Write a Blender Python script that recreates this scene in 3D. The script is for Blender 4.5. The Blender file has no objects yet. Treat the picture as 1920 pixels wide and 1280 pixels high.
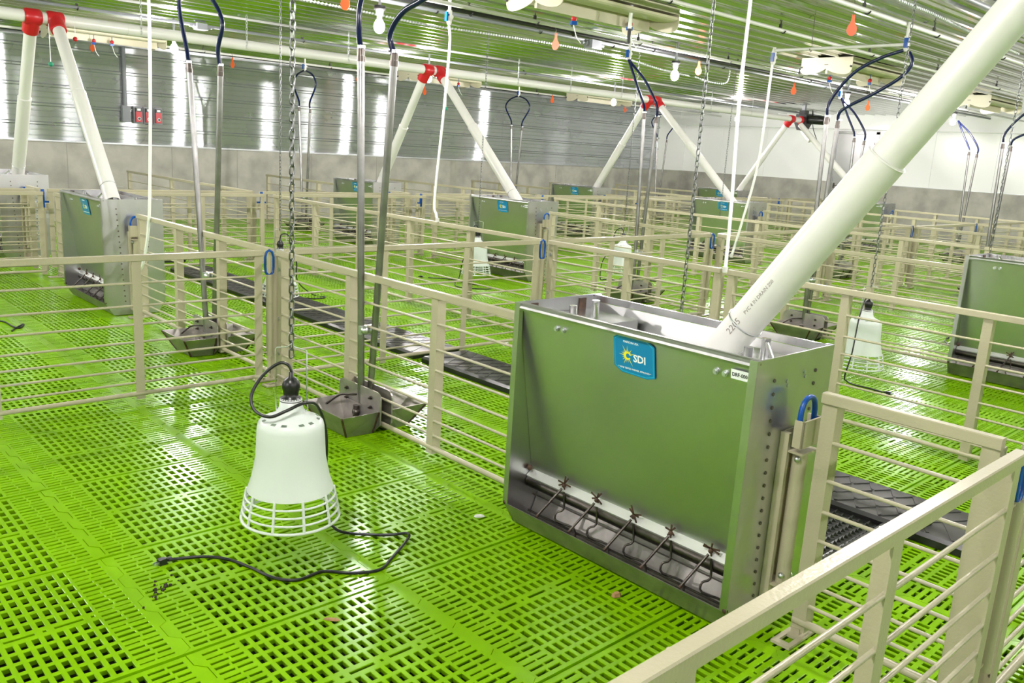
import bpy, math, random
from mathutils import Vector, Matrix
R = random.Random(7)
S = bpy.context.scene
COL = S.collection
PI = math.pi

# ------------------------------------------------------------------ camera
cam_d = bpy.data.cameras.new('camera')
cam = bpy.data.objects.new('camera', cam_d)
COL.objects.link(cam)
cam_d.sensor_width = 36.0
cam_d.lens = 36.0 * 1597.876 / 1920.0
cam_d.clip_start = 0.02
cam_d.clip_end = 100
_r = Vector((0.7321971779, -0.6784445969, 0.0600018471))
_u = Vector((0.1066161010, 0.2011806015, 0.9737347548))
_f = Vector((0.6726962908, 0.7065686765, -0.2196369863))
M = Matrix((( _r.x, _u.x, -_f.x, 0.0), (_r.y, _u.y, -_f.y, 0.0), (_r.z, _u.z, -_f.z, 1.4473), (0, 0, 0, 1)))
cam.matrix_world = M
S.camera = cam

# ------------------------------------------------------------------ world, exposure
w = bpy.data.worlds.new('world')
S.world = w
w.use_nodes = True
w.node_tree.nodes['Background'].inputs[0].default_value = (0.8, 0.85, 0.9, 1)
w.node_tree.nodes['Background'].inputs[1].default_value = 0.05
S.view_settings.view_transform = 'Standard'
S.view_settings.look = 'None'
S.view_settings.exposure = 1.55
S.view_settings.gamma = 1.0
S.view_settings.use_curve_mapping = False
S.cycles.sample_clamp_indirect = 6.0
S.cycles.blur_glossy = 0.5
S.cycles.max_bounces = 8
S.cycles.diffuse_bounces = 4
S.cycles.glossy_bounces = 5
S.cycles.transparent_max_bounces = 6
BULB = 640.0

# ------------------------------------------------------------------ layout (units close to metres)
F1, DF = 2.3786, 2.2335
FX = [F1 + DF * k for k in range(8)]           # long fence lines
G2, G1, A1, A2 = 0.579, 4.53, 8.88, 9.28       # crossing fence lines
WALL_Y, WALL_X = 13.92, 19.13
CZ, CONC = 2.66, 1.166
MB_Y0 = -6.0
MB_X0 = -6.0
H = 0.80

# ------------------------------------------------------------------ materials
MATS = {}


def nmat(name, col, rough=0.5, metal=0.0, noise=0.0, nscale=8.0, bump=0.0, bscale=30.0, spec=None, emit=None,
         rvar=0.0, trans=0.0, stretch=None, col2=None, lo=0.35, hi=0.65):
    m = bpy.data.materials.new(name)
    m.use_nodes = True
    nt = m.node_tree
    b = nt.nodes['Principled BSDF']
    b.inputs['Base Color'].default_value = (*col, 1)
    b.inputs['Roughness'].default_value = rough
    b.inputs['Metallic'].default_value = metal
    if spec is not None:
        b.inputs['Specular IOR Level'].default_value = spec
    if emit:
        b.inputs['Emission Color'].default_value = (*emit[:3], 1)
        b.inputs['Emission Strength'].default_value = emit[3]
    need = noise or bump or rvar or col2
    if need:
        tc = nt.nodes.new('ShaderNodeTexCoord')
        mp = nt.nodes.new('ShaderNodeMapping')
        nt.links.new(tc.outputs['Object'], mp.inputs['Vector'])
        if stretch:
            mp.inputs['Scale'].default_value = stretch
        n = nt.nodes.new('ShaderNodeTexNoise')
        n.inputs['Scale'].default_value = nscale
        n.inputs['Detail'].default_value = 5
        nt.links.new(mp.outputs[0], n.inputs['Vector'])
        if noise or col2:
            cr = nt.nodes.new('ShaderNodeValToRGB')
            cr.color_ramp.elements[0].position = lo
            cr.color_ramp.elements[1].position = hi
            c2 = col2 if col2 else tuple(c * (1 - noise) for c in col)
            cr.color_ramp.elements[0].color = (*c2, 1)
            cr.color_ramp.elements[1].color = (*col, 1)
            nt.links.new(n.outputs['Fac'], cr.inputs[0])
            nt.links.new(cr.outputs[0], b.inputs['Base Color'])
        if rvar:
            mr = nt.nodes.new('ShaderNodeMapRange')
            mr.inputs['To Min'].default_value = max(0.02, rough - rvar)
            mr.inputs['To Max'].default_value = rough + rvar
            nt.links.new(n.outputs['Fac'], mr.inputs['Value'])
            nt.links.new(mr.outputs[0], b.inputs['Roughness'])
        if bump:
            n2 = nt.nodes.new('ShaderNodeTexNoise')
            n2.inputs['Scale'].default_value = bscale
            n2.inputs['Detail'].default_value = 3
            nt.links.new(mp.outputs[0], n2.inputs['Vector'])
            bp = nt.nodes.new('ShaderNodeBump')
            bp.inputs['Strength'].default_value = bump
            bp.inputs['Distance'].default_value = 0.02
            nt.links.new(n2.outputs['Fac'], bp.inputs['Height'])
            nt.links.new(bp.outputs[0], b.inputs['Normal'])
    if trans:
        tr = nt.nodes.new('ShaderNodeBsdfTranslucent')
        tr.inputs[0].default_value = (*col, 1)
        mx = nt.nodes.new('ShaderNodeMixShader')
        mx.inputs[0].default_value = trans
        out = nt.nodes['Material Output']
        nt.links.new(b.outputs[0], mx.inputs[1])
        nt.links.new(tr.outputs[0], mx.inputs[2])
        nt.links.new(mx.outputs[0], out.inputs[0])
    MATS[name] = m
    return m


nmat('green_plastic', (0.20, 0.43, 0.001), 0.21, noise=0.12, nscale=5, bump=0.012, bscale=160, spec=0.16, lo=.3, hi=.6)
nmat('beige_paint', (0.43, 0.395, 0.275), 0.30, bump=0.07, bscale=120)
nmat('stainless', (0.60, 0.60, 0.60), 0.31, 0.95, noise=0.06, nscale=3, rvar=0.04)
nmat('stainless_dull', (0.60, 0.60, 0.62), 0.30, 1.0, noise=0.08, nscale=5, rvar=0.05)
nmat('stainless_bright', (0.72, 0.72, 0.73), 0.22, 1.0)
gs = nmat('galvanized_siding', (0.58, 0.61, 0.63), 0.20, 1.0, noise=0.16, nscale=1.6, bump=0.05, bscale=1.5, stretch=(.8, 1, 1.3))
_nt = gs.node_tree                                # rolled sheet: spreads highlights across the rolling direction
_b = _nt.nodes['Principled BSDF']
_g = _nt.nodes.new('ShaderNodeBsdfAnisotropic')
_g.distribution = 'BECKMANN'
_g.inputs['Roughness'].default_value = 0.215
_g.inputs['Anisotropy'].default_value = 0.84
_t = _nt.nodes.new('ShaderNodeCombineXYZ')
_t.inputs[0].default_value = 1.0
_nt.links.new(_t.outputs[0], _g.inputs['Tangent'])
_nt.links.new(_b.inputs['Base Color'].links[0].from_socket, _g.inputs['Color'])
_nt.links.new(_b.inputs['Normal'].links[0].from_socket, _g.inputs['Normal'])
_m = _nt.nodes.new('ShaderNodeMixShader')
_m.inputs[0].default_value = 0.30
_d = _nt.nodes.new('ShaderNodeBsdfDiffuse')
_d.inputs['Color'].default_value = (0.42, 0.43, 0.445, 1)
_nt.links.new(_g.outputs[0], _m.inputs[1])
_nt.links.new(_d.outputs[0], _m.inputs[2])
_nt.links.new(_m.outputs[0], _nt.nodes['Material Output'].inputs[0])
nmat('ceiling_steel', (0.62, 0.63, 0.62), 0.18, 1.0, noise=0.06, nscale=2, bump=0.10, bscale=2.0)
nmat('zinc', (0.60, 0.63, 0.64), 0.38, 1.0, bump=0.1, bscale=60)
nmat('concrete', (0.45, 0.435, 0.39), 0.85, noise=0.30, nscale=2.6, bump=0.08, bscale=25, lo=.36, hi=.60)
nmat('white_panel', (0.92, 0.925, 0.92), 0.16)
nmat('pvc_white', (0.66, 0.655, 0.625), 0.32)
nmat('red_plastic', (0.50, 0.012, 0.02), 0.3)
nmat('navy_hose', (0.005, 0.009, 0.055), 0.22)
nmat('black_rubber', (0.010, 0.010, 0.011), 0.32)
nmat('black_mat', (0.030, 0.029, 0.030), 0.35, noise=0.3, nscale=10)
nmat('shade_plastic', (0.86, 0.90, 0.88), 0.3, trans=0.35)
nmat('blue_plastic', (0.003, 0.075, 0.36), 0.25)
nmat('orange_plastic', (0.85, 0.13, 0.02), 0.4)
nmat('cream_plastic', (0.60, 0.56, 0.42), 0.4)
nmat('grey_paint', (0.20, 0.21, 0.23), 0.45)
nmat('galv_pipe', (0.50, 0.52, 0.53), 0.3, 1.0)
nmat('socket_grey', (0.003, 0.003, 0.0035), 0.6)
nmat('seam_dark', (0.30, 0.285, 0.255), 0.9)
nmat('rim_steel', (0.52, 0.52, 0.52), 0.36, 1.0, noise=0.2, nscale=9)
nmat('glossy_rubber', (0.012, 0.012, 0.013), 0.16)
nmat('strip_steel', (0.80, 0.80, 0.80), 0.45, 0.7)
nmat('pipe_steel', (0.34, 0.335, 0.33), 0.30, 1.0, noise=0.25, nscale=12)
nmat('chain_steel', (0.20, 0.205, 0.21), 0.35, 1.0)
nmat('bulb_glass', (1, 1, 1), 0.3, emit=(1.0, 0.945, 0.93, BULB))
nmat('label_blue', (0.004, 0.20, 0.42), 0.3)
nmat('label_edge', (0.02, 0.42, 0.62), 0.3)
nmat('white_print', (0.85, 0.88, 0.88), 0.4)
nmat('yellow_print', (0.80, 0.72, 0.02), 0.4)
nmat('black_print', (0.012, 0.012, 0.012), 0.5)
nmat('grey_print', (0.25, 0.23, 0.21), 0.6)
nmat('weld_brown', (0.085, 0.042, 0.022), 0.7, noise=0.6, nscale=40)
nmat('dark_steel', (0.14, 0.122, 0.112), 0.35, 1.0, noise=0.4, nscale=14)
nmat('cup_steel', (0.46, 0.435, 0.41), 0.38, 0.8, noise=0.35, nscale=9)
nmat('rivet_dark', (0.16, 0.14, 0.12), 0.5, 0.8)
nmat('wood', (0.50, 0.28, 0.12), 0.8, noise=0.4, nscale=60)
nmat('grey_fluff', (0.75, 0.75, 0.72), 0.9)
nmat('manure', (0.035, 0.025, 0.018), 0.9)
nmat('pit_dark', (0.012, 0.014, 0.010), 0.9)
nmat('green_cord', (0.01, 0.28, 0.16), 0.4)


# ------------------------------------------------------------------ mesh builder
class MB:
    def __init__(self):
        self.v = []
        self.f = []
        self.s = []

    def add(self, vs, fs, smooth=False):
        o = len(self.v)
        self.v.extend(vs)
        for f in fs:
            self.f.append([i + o for i in f])
            self.s.append(smooth)
        return self

    def box(self, x0, y0, z0, x1, y1, z1):
        return self.add([(x0, y0, z0), (x1, y0, z0), (x1, y1, z0), (x0, y1, z0),
                         (x0, y0, z1), (x1, y0, z1), (x1, y1, z1), (x0, y1, z1)],
                        [(3, 2, 1, 0), (4, 5, 6, 7), (0, 1, 5, 4), (1, 2, 6, 5), (2, 3, 7, 6), (3, 0, 4, 7)])

    def obox(self, c, ax, ay, az):
        c, ax, ay, az = Vector(c), Vector(ax), Vector(ay), Vector(az)
        vs = []
        for sz in (-1, 1):
            for sx, sy in ((-1, -1), (1, -1), (1, 1), (-1, 1)):
                vs.append(tuple(c + ax * sx + ay * sy + az * sz))
        fs = [(3, 2, 1, 0), (4, 5, 6, 7), (0, 1, 5, 4), (1, 2, 6, 5), (2, 3, 7, 6), (3, 0, 4, 7)]
        return self.add(vs, fs)

    def tube(self, pts, r, n=8, caps=True, smooth=True, closed=False):
        P = [Vector(p) for p in pts]
        m = len(P)
        rs = r if isinstance(r, (list, tuple)) else [r] * m
        vs = []
        prev = None
        for i in range(m):
            if closed:
                t = P[(i + 1) % m] - P[i - 1]
            else:
                t = P[min(i + 1, m - 1)] - P[max(i - 1, 0)]
            t.normalize()
            if prev is None:
                a = Vector((0, 0, 1)) if abs(t.z) < 0.9 else Vector((1, 0, 0))
                nrm = (a - t * a.dot(t)).normalized()
            else:
                nrm = (prev - t * prev.dot(t))
                nrm = nrm.normalized() if nrm.length > 1e-6 else prev
            prev = nrm
            bn = t.cross(nrm)
            for k in range(n):
                an = 2 * PI * k / n
                vs.append(tuple(P[i] + (nrm * math.cos(an) + bn * math.sin(an)) * rs[i]))
        fs = []
        for i in range(m if closed else m - 1):
            j = (i + 1) % m
            for k in range(n):
                k2 = (k + 1) % n
                fs.append((i * n + k, i * n + k2, j * n + k2, j * n + k))
        self.add(vs, fs, smooth)
        if caps and not closed:
            self.add([vs[k] for k in range(n)], [tuple(reversed(range(n)))])
            self.add([vs[(m - 1) * n + k] for k in range(n)], [tuple(range(n))])
        return self

    def cyl(self, p0, p1, r, n=10, r1=None):
        return self.tube([p0, p1], [r, r if r1 is None else r1], n)

    def lathe(self, prof, c=(0, 0, 0), n=24, skip=None, smooth=True):
        vs = []
        for (r, z) in prof:
            for k in range(n):
                a = 2 * PI * k / n
                vs.append((c[0] + r * math.cos(a), c[1] + r * math.sin(a), c[2] + z))
        fs = []
        for i in range(len(prof) - 1):
            for k in range(n):
                if skip and skip(i, k):
                    continue
                k2 = (k + 1) % n
                fs.append((i * n + k, i * n + k2, (i + 1) * n + k2, (i + 1) * n + k))
        return self.add(vs, fs, smooth)

    def prism(self, poly, d0, d1, axis='y'):
        # poly: list of 2D points in the two other axes (cyclic order), extruded d0..d1
        def P(a, b, d):
            return {'x': (d, a, b), 'y': (a, d, b), 'z': (a, b, d)}[axis]
        n = len(poly)
        vs = [P(a, b, d0) for a, b in poly] + [P(a, b, d1) for a, b in poly]
        fs = [tuple(range(n)), tuple(range(2 * n - 1, n - 1, -1))]
        for i in range(n):
            j = (i + 1) % n
            fs.append((i, i + n, j + n, j))
        return self.add(vs, fs)

    def sheet(self, prof, d0, d1, axis='y', th=0.005):
        # thin bent sheet: open profile extruded, with real thickness
        pr = [Vector(p) for p in prof]
        off = []
        for i in range(len(pr)):
            t = (pr[min(i + 1, len(pr) - 1)] - pr[max(i - 1, 0)]).normalized()
            off.append(pr[i] + Vector((-t.y, t.x)) * th)
        def P(a, b, d):
            return {'x': (d, a, b), 'y': (a, d, b), 'z': (a, b, d)}[axis]
        for i in range(len(pr) - 1):
            q = [pr[i], pr[i + 1], off[i + 1], off[i]]
            vs = [P(a, b, d0) for a, b in q] + [P(a, b, d1) for a, b in q]
            self.add(vs, [(0, 1, 2, 3), (7, 6, 5, 4), (0, 4, 5, 1), (1, 5, 6, 2), (2, 6, 7, 3), (3, 7, 4, 0)])
        return self

    def sphere(self, c, r, n=10, m=6, sx=1, sy=1, sz=1):
        prof = [(r * math.sin(PI * i / m) + 1e-5, -r * math.cos(PI * i / m)) for i in range(m + 1)]
        vs = []
        for (q, z) in prof:
            for k in range(n):
                a = 2 * PI * k / n
                vs.append((c[0] + sx * q * math.cos(a), c[1] + sy * q * math.sin(a), c[2] + sz * z))
        fs = [(i * n + k, i * n + (k + 1) % n, (i + 1) * n + (k + 1) % n, (i + 1) * n + k) for i in range(m) for k in range(n)]
        return self.add(vs, fs, True)

    def mesh(self, name, mat):
        me = bpy.data.meshes.new(name)
        me.from_pydata(self.v, [], self.f)
        me.polygons.foreach_set('use_smooth', self.s)
        me.materials.append(MATS[mat])
        me.update()
        import bmesh
        bm = bmesh.new()
        bm.from_mesh(me)
        bmesh.ops.recalc_face_normals(bm, faces=bm.faces)
        bm.to_mesh(me)
        bm.free()
        return me


def put(name, me, parent=None, loc=(0, 0, 0), rot=None):
    o = bpy.data.objects.new(name, me)
    COL.objects.link(o)
    if parent is not None:
        o.parent = parent
    o.location = loc
    if rot:
        o.rotation_euler = rot
    return o


def part(name, mb, mat, parent=None, loc=(0, 0, 0), label=None, stuff=False):
    o = put(name, mb.mesh(name, mat), parent, loc)
    if label:
        o['label'] = label
    if stuff:
        o['kind'] = 'stuff'
    return o


def thing(name, label, cat, loc=(0, 0, 0), rz=0.0, group=None):
    o = bpy.data.objects.new(name, None)
    o.empty_display_size = 0.05
    COL.objects.link(o)
    o.location = loc
    o.rotation_euler = (0, 0, rz)
    o['label'] = label
    o['category'] = cat
    if group:
        o['group'] = group
    return o


def tag(o, label, cat, group=None):
    o['label'] = label
    o['category'] = cat
    if group:
        o['group'] = group
    return o


def struct(o):
    o['kind'] = 'structure'
    return o


def copy_tree(o, parent=None):
    c = o.copy()
    COL.objects.link(c)
    if parent is not None:
        c.parent = parent
    for ch in o.children:
        copy_tree(ch, c)
    return c


def smooth_path(pts, k=6):
    P = [Vector(p) for p in pts]
    out = []
    for i in range(len(P) - 1):
        p0 = P[max(i - 1, 0)]
        p1, p2 = P[i], P[i + 1]
        p3 = P[min(i + 2, len(P) - 1)]
        for s in range(k):
            t = s / k
            out.append(0.5 * ((2 * p1) + (p2 - p0) * t + (2 * p0 - 5 * p1 + 4 * p2 - p3) * t * t + (3 * p1 - p0 - 3 * p2 + p3) * t ** 3))
    out.append(P[-1])
    return [tuple(p) for p in out]


FONT_CACHE = {}


def text_mesh(s, size, mat, sx=1.0, depth=0.0004, align='CENTER'):
    key = (s, size, mat, sx)
    if key in FONT_CACHE:
        return FONT_CACHE[key]
    cu = bpy.data.curves.new('lettering', 'FONT')
    cu.body = s
    cu.size = size
    cu.align_x = align
    cu.align_y = 'CENTER'
    cu.extrude = depth
    cu.resolution_u = 2
    cu.offset = size * .022 if s == 'SDI' else 0.0
    o = bpy.data.objects.new('lettering_tmp', cu)
    COL.objects.link(o)
    bpy.context.view_layer.update()
    dg = bpy.context.evaluated_depsgraph_get()
    me = bpy.data.meshes.new_from_object(o.evaluated_get(dg))
    bpy.data.objects.remove(o)
    me.materials.clear()
    me.materials.append(MATS[mat])
    if sx != 1.0:
        for v in me.vertices:
            v.co.x *= sx
    FONT_CACHE[key] = me
    return me


# ================================================================== ROOM SHELL
# ---- floor: dark pit below, slatted panels as pieces
PX, PY = 0.690, 0.712
X_PH, Y_PH = 0.862, 2.870      # a panel corner


def panel_mesh():
    mb = MB()
    seam = []
    per = PY / 4

    def zz(y):
        q = (y % per) / per
        a = 0.013
        if q < 0.10: return -a + 2 * a * q / 0.10
        if q < 0.45: return a
        if q < 0.62: return a - 2 * a * (q - 0.45) / 0.17
        return -a
    ys = sorted(set([0.0, PY - 0.012] + [round(per * (i + q), 5) for i in range(4) for q in (0.0, 0.10, 0.45, 0.62) if per * (i + q) < PY - 0.012]))
    gap = 0.0016
    xe0, xe1 = 0.021, PX - 0.021
    for (xin, base) in ((xe0, 0.0), (xe1, PX)):
        for i in range(len(ys) - 1):
            y0, y1 = ys[i], ys[i + 1]
            g = gap / 2 if base == 0 else -gap / 2
            a0, a1 = base + zz(y0 + 1e-6) + g, base + zz(y1 - 1e-6) + g
            mb.add([(xin, y0, 0), (a0, y0, 0), (a1, y1, 0), (xin, y1, 0), (a0, y0, -.03), (a1, y1, -.03)],
                   [(0, 1, 2, 3), (1, 4, 5, 2)])
    y_lo, y_hi = 0.009, PY - 0.012 - 0.009
    yend = PY - 0.012
    # end margins
    for (a, b) in ((0.0, y_lo), (y_hi, yend)):
        mb.add([(xe0, a, 0), (xe1, a, 0), (xe1, b, 0), (xe0, b, 0)], [(0, 1, 2, 3)])
    mb.add([(0, 0, 0), (PX, 0, 0), (PX, 0, -.035), (0, 0, -.035)], [(0, 1, 2, 3)])
    mb.add([(0, yend, 0), (PX, yend, 0), (PX, yend, -.03), (0, yend, -.03)], [(0, 1, 2, 3)])
    mb.add([(0, yend, -.010), (PX, yend, -.010), (PX, PY + .002, -.010), (0, PY + .002, -.010)], [(0, 1, 2, 3)])

    def cell(cx0, cx1, cy0, cy1, hx0, hx1, hy0, hy1):
        c, d, u = 0.0016, 0.017, 0.0030
        vs = [(cx0, cy0, 0), (cx1, cy0, 0), (cx1, cy1, 0), (cx0, cy1, 0),
              (hx0 - c, hy0 - c, 0), (hx1 + c, hy0 - c, 0), (hx1 + c, hy1 + c, 0), (hx0 - c, hy1 + c, 0),
              (hx0, hy0, -c), (hx1, hy0, -c), (hx1, hy1, -c), (hx0, hy1, -c),
              (hx0 - u, hy0 - u, -d), (hx1 + u, hy0 - u, -d), (hx1 + u, hy1 + u, -d), (hx0 - u, hy1 + u, -d)]
        fs = []
        for i in range(4):
            j = (i + 1) % 4
            fs += [(i, j, j + 4, i + 4), (i + 4, j + 4, j + 8, i + 8), (i + 8, j + 8, j + 12, i + 12)]
        mb.add(vs, fs)
    # slot zones
    nrow = 24
    rh = (y_hi - y_lo) / nrow
    hw = (0.0058, 0.0048, 0.0030, 0.0046)
    for (zx0, zx1, flip) in ((xe0, 0.130, 0), (PX - 0.130, xe1, 1)):
        for i in range(nrow):
            cy0 = y_lo + rh * i
            cyc = cy0 + rh / 2
            sh = ((i * 3) % 4 - 1.5) * 0.0035
            mid = (zx0 + zx1) / 2 + sh
            h = hw[(i + flip * 2) % 4]
            cell(zx0, mid, cy0, cy0 + rh, zx0 + 0.004, mid - 0.004, cyc - h, cyc + h)
            cell(mid, zx1, cy0, cy0 + rh, mid + 0.004, zx1 - 0.008, cyc - h, cyc + h)
    # square grid zone
    gx0, gx1 = 0.130, PX - 0.130
    ncol = 13
    cw = (gx1 - gx0) / ncol
    cen = 0.038
    gh = (y_hi - y_lo - cen) / 12
    y = y_lo
    for r in range(13):
        if r == 6:
            k = 0
            while k < ncol:
                if k % 4 == 1 and k + 3 <= ncol:
                    cx0, cx1 = gx0 + cw * k, gx0 + cw * (k + 3)
                    cell(cx0, cx1, y, y + cen, cx0 + .010, cx1 - .010, y + cen / 2 - .0055, y + cen / 2 + .0055)
                    k += 3
                else:
                    cx0, cx1 = gx0 + cw * k, gx0 + cw * (k + 1)
                    cell(cx0, cx1, y, y + cen, cx0 + .012, cx1 - .012, y + cen / 2 - .005, y + cen / 2 + .005)
                    k += 1
            y += cen
            continue
        for k in range(ncol):
            cx0, cx1 = gx0 + cw * k, gx0 + cw * (k + 1)
            xc = (cx0 + cx1) / 2
            cell(cx0, cx1, y, y + gh, xc - .0088, xc + .0088, y + .0085, y + gh - .0085)
        y += gh
    return mb.mesh('slat_panel', 'green_plastic')


pit = MB().box(MB_X0, MB_Y0, -0.75, WALL_X + .2, WALL_Y + .2, -0.60)
floor = struct(part('floor', pit, 'pit_dark'))
PM = panel_mesh()
FWD = _f


def visible(x, y, mx=1.12):
    d = Vector((x, y, 0 - 1.4473))
    z = d.dot(_f)
    if z < 0.5:
        return False
    sx = d.dot(_r) / z * 1597.9
    sy = d.dot(_u) / z * 1597.9
    return abs(sx) < 960 * mx and abs(sy) < 640 * mx


cells = []
nx0 = math.floor((MB_X0 - X_PH) / PX)
ny0 = math.floor((MB_Y0 - Y_PH) / PY)
for i in range(nx0, 40):
    for j in range(ny0, 30):
        x, y = X_PH + i * PX, Y_PH + j * PY
        if x + PX < MB_X0 or x > WALL_X - 0.05 or y + PY < MB_Y0 or y > WALL_Y - 0.05:
            continue
        vis = visible(x + PX / 2, y + PY / 2, 1.05) or visible(x, y, 1.0) or visible(x + PX, y, 1.0) or visible(x + PX, y + PY, 1.0) or visible(x, y + PY, 1.0)
        cells.append((0 if vis else 1, math.hypot(x + PX / 2, y + PY / 2), x, y))
cells.sort()
near = [c for c in cells if c[0] == 0][:300]
rest = cells[len(near):]
src = None
for c in near:
    o = put('slat_panel', PM, floor, (c[2], c[3], R.uniform(-.0012, .0012)))
    src = src or o
# all further panels: one object that instances the same panel
pts = bpy.data.meshes.new('slat_panel_field')
pts.from_pydata([(c[2], c[3], 0.0) for c in rest], [], [])
fld = put('slat_panel_field', pts, floor)
fld['kind'] = 'stuff'
ng = bpy.data.node_groups.new('panel_field', 'GeometryNodeTree')
ng.interface.new_socket('Geometry', in_out='INPUT', socket_type='NodeSocketGeometry')
ng.interface.new_socket('Geometry', in_out='OUTPUT', socket_type='NodeSocketGeometry')
gi = ng.nodes.new('NodeGroupInput')
go = ng.nodes.new('NodeGroupOutput')
iop = ng.nodes.new('GeometryNodeInstanceOnPoints')
oi = ng.nodes.new('GeometryNodeObjectInfo')
oi.inputs['Object'].default_value = src
oi.inputs['As Instance'].default_value = True
oi.transform_space = 'ORIGINAL'
ng.links.new(gi.outputs[0], iop.inputs['Points'])
ng.links.new(oi.outputs['Geometry'], iop.inputs['Instance'])
ng.links.new(iop.outputs[0], go.inputs[0])
md = fld.modifiers.new('field', 'NODES')
md.node_group = ng

# ---- ceiling: ribbed steel sheets running along x
prof = []
PIT = 0.235
y = MB_Y0
while y < WALL_Y + 0.2:
    prof += [(y, CZ), (y + .055, CZ), (y + .068, CZ - .004), (y + .082, CZ), (y + .135, CZ), (y + .148, CZ - .004),
             (y + .162, CZ), (y + .178, CZ), (y + .190, CZ - .022), (y + .218, CZ - .022)]
    y += PIT
mb = MB()
for i in range(len(prof) - 1):
    (a, za), (b, zb) = prof[i], prof[i + 1]
    mb.add([(MB_X0, a, za), (WALL_X + .1, a, za), (WALL_X + .1, b, zb), (MB_X0, b, zb)], [(0, 1, 2, 3)])
mb.box(MB_X0, MB_Y0, CZ + .05, WALL_X + .1, WALL_Y + .2, CZ + .12)
ceiling = struct(part('ceiling', mb, 'ceiling_steel'))

# ---- back wall: concrete below, horizontal ribbed steel siding, white panel at the far end
mb = MB().box(MB_X0, WALL_Y, -0.7, WALL_X + .3, WALL_Y + .3, CONC)
wall_back = struct(part('wall_back', mb, 'concrete'))
SX1 = 18.0


def siding(x0, x1, y, name, parent):
    pitch = 0.267
    pr = []
    z = CONC
    while z < CZ + .05:
        pr += [(0, z), (0, z + .064), (-.003, z + .068), (-.003, z + .076), (0, z + .080), (0, z + .144), (-.003, z + .148),
               (-.003, z + .156), (0, z + .160), (0, z + .214), (-.020, z + .226), (-.020, z + .252)]
        z += pitch
    mb = MB()
    for i in range(len(pr) - 1):
        (a, za), (b, zb) = pr[i], pr[i + 1]
        mb.add([(x0, y + .02 + a, za), (x1, y + .02 + a, za), (x1, y + .02 + b, zb), (x0, y + .02 + b, zb)], [(0, 1, 2, 3)])
    return part(name, mb, 'galvanized_siding', parent)


x = MB_X0
xs = [MB_X0, 0.55, 3.55, 6.6, 9.6, 12.6, 15.4, SX1]
for i in range(len(xs) - 1):
    siding(xs[i], xs[i + 1] + .015, WALL_Y - .002 * (i % 2), 'siding_panel', wall_back)
part('corner_panel', MB().box(SX1, WALL_Y + .005, CONC, WALL_X + .2, WALL_Y + .05, CZ + .02), 'white_panel', wall_back)
part('base_flashing', MB().box(MB_X0, WALL_Y - .03, CONC - .012, SX1, WALL_Y + .03, CONC + .010), 'galv_pipe', wall_back)
for x in [1.1, 3.0, 3.95, 5.5, 6.6, 8.0, 9.4, 10.9, 12.6, 14.3, 16.0, 17.3]:
    part('form_seam', MB().box(x, WALL_Y - .0035, 0.0, x + .007, WALL_Y + .01, CONC - .013), 'seam_dark', wall_back)
struct(part('trim_1', MB().box(MB_X0, WALL_Y - .06, CZ - .065, SX1, WALL_Y + .02, CZ - .022), 'galv_pipe'))

# ---- right wall
wall_right = struct(part('wall_right', MB().box(WALL_X, MB_Y0, -0.7, WALL_X + .3, WALL_Y + .3, CONC), 'concrete'))
ypan = [WALL_Y, 12.75, 11.5, 9.80, 8.72, 7.5, 6.25, 5.0, 3.7, 1.2, -1.3, -3.8, MB_Y0]
for i in range(len(ypan) - 1):
    if abs(ypan[i] - 9.80) < .01:
        part('wall_panel', MB().box(WALL_X + .005, ypan[i + 1] + .004, 2.30, WALL_X + .05, ypan[i], CZ), 'white_panel', wall_right)
        continue
    part('wall_panel', MB().box(WALL_X + .005, ypan[i + 1] + .004, CONC, WALL_X + .05, ypan[i], CZ), 'white_panel', wall_right)
part('base_flashing', MB().box(WALL_X - .006, MB_Y0, CONC - .006, WALL_X + .03, 8.72, CONC + .006), 'galv_pipe', wall_right)
struct(part('trim_2', MB().box(WALL_X - .30, MB_Y0, 2.36, WALL_X, WALL_Y, CZ).box(WALL_X - .34, MB_Y0, 2.335, WALL_X, WALL_Y, 2.36), 'white_panel'))
# door
door = struct(thing('door_1', 'stainless steel door set in the white right wall', 'door', (WALL_X, 9.26, 0)))
del door['category']
part('door_leaf', MB().box(-.025, -.47, 0.02, .03, .40, 2.24), 'stainless', door)
part('door_frame', MB().box(-.04, -.54, 0, .03, -.475, 2.30).box(-.04, .405, 0, .03, .47, 2.30).box(-.04, -.54, 2.245, .03, .47, 2.30), 'stainless_bright', door)
part('door_handle', MB().box(-.06, .33, 1.02, -.025, .36, 1.14).cyl((-.07, .345, 1.08), (-.07, .22, 1.08), .009), 'dark_steel', door)
part('hinge', MB().cyl((-.045, -.475, 1.95), (-.045, -.475, 2.08), .012).cyl((-.045, -.475, 1.4), (-.045, -.475, 1.53), .012).cyl((-.045, -.475, .35), (-.045, -.475, .48), .012), 'dark_steel', door)

# ---- unseen sides of the room (close it for the light)
wl = struct(part('wall_left', MB().box(MB_X0 - .2, MB_Y0, -.7, MB_X0, WALL_Y, CONC), 'concrete'))
part('siding_panel', MB().box(MB_X0 - .2, MB_Y0, CONC, MB_X0 - .01, WALL_Y, CZ), 'galvanized_siding', wl)
wf = struct(part('wall_front', MB().box(MB_X0, MB_Y0 - .2, -.7, WALL_X, MB_Y0, CONC), 'concrete'))
part('siding_panel', MB().box(MB_X0, MB_Y0 - .2, CONC, WALL_X, MB_Y0 - .01, CZ), 'galvanized_siding', wf)

# ================================================================== FENCES
ORD = ['first', 'second', 'third', 'fourth', 'fifth', 'sixth', 'seventh', 'eighth']
ROD_Z = [0.650, 0.530, 0.430, 0.335, 0.257, 0.186, 0.114]
CACHE = {}


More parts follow.
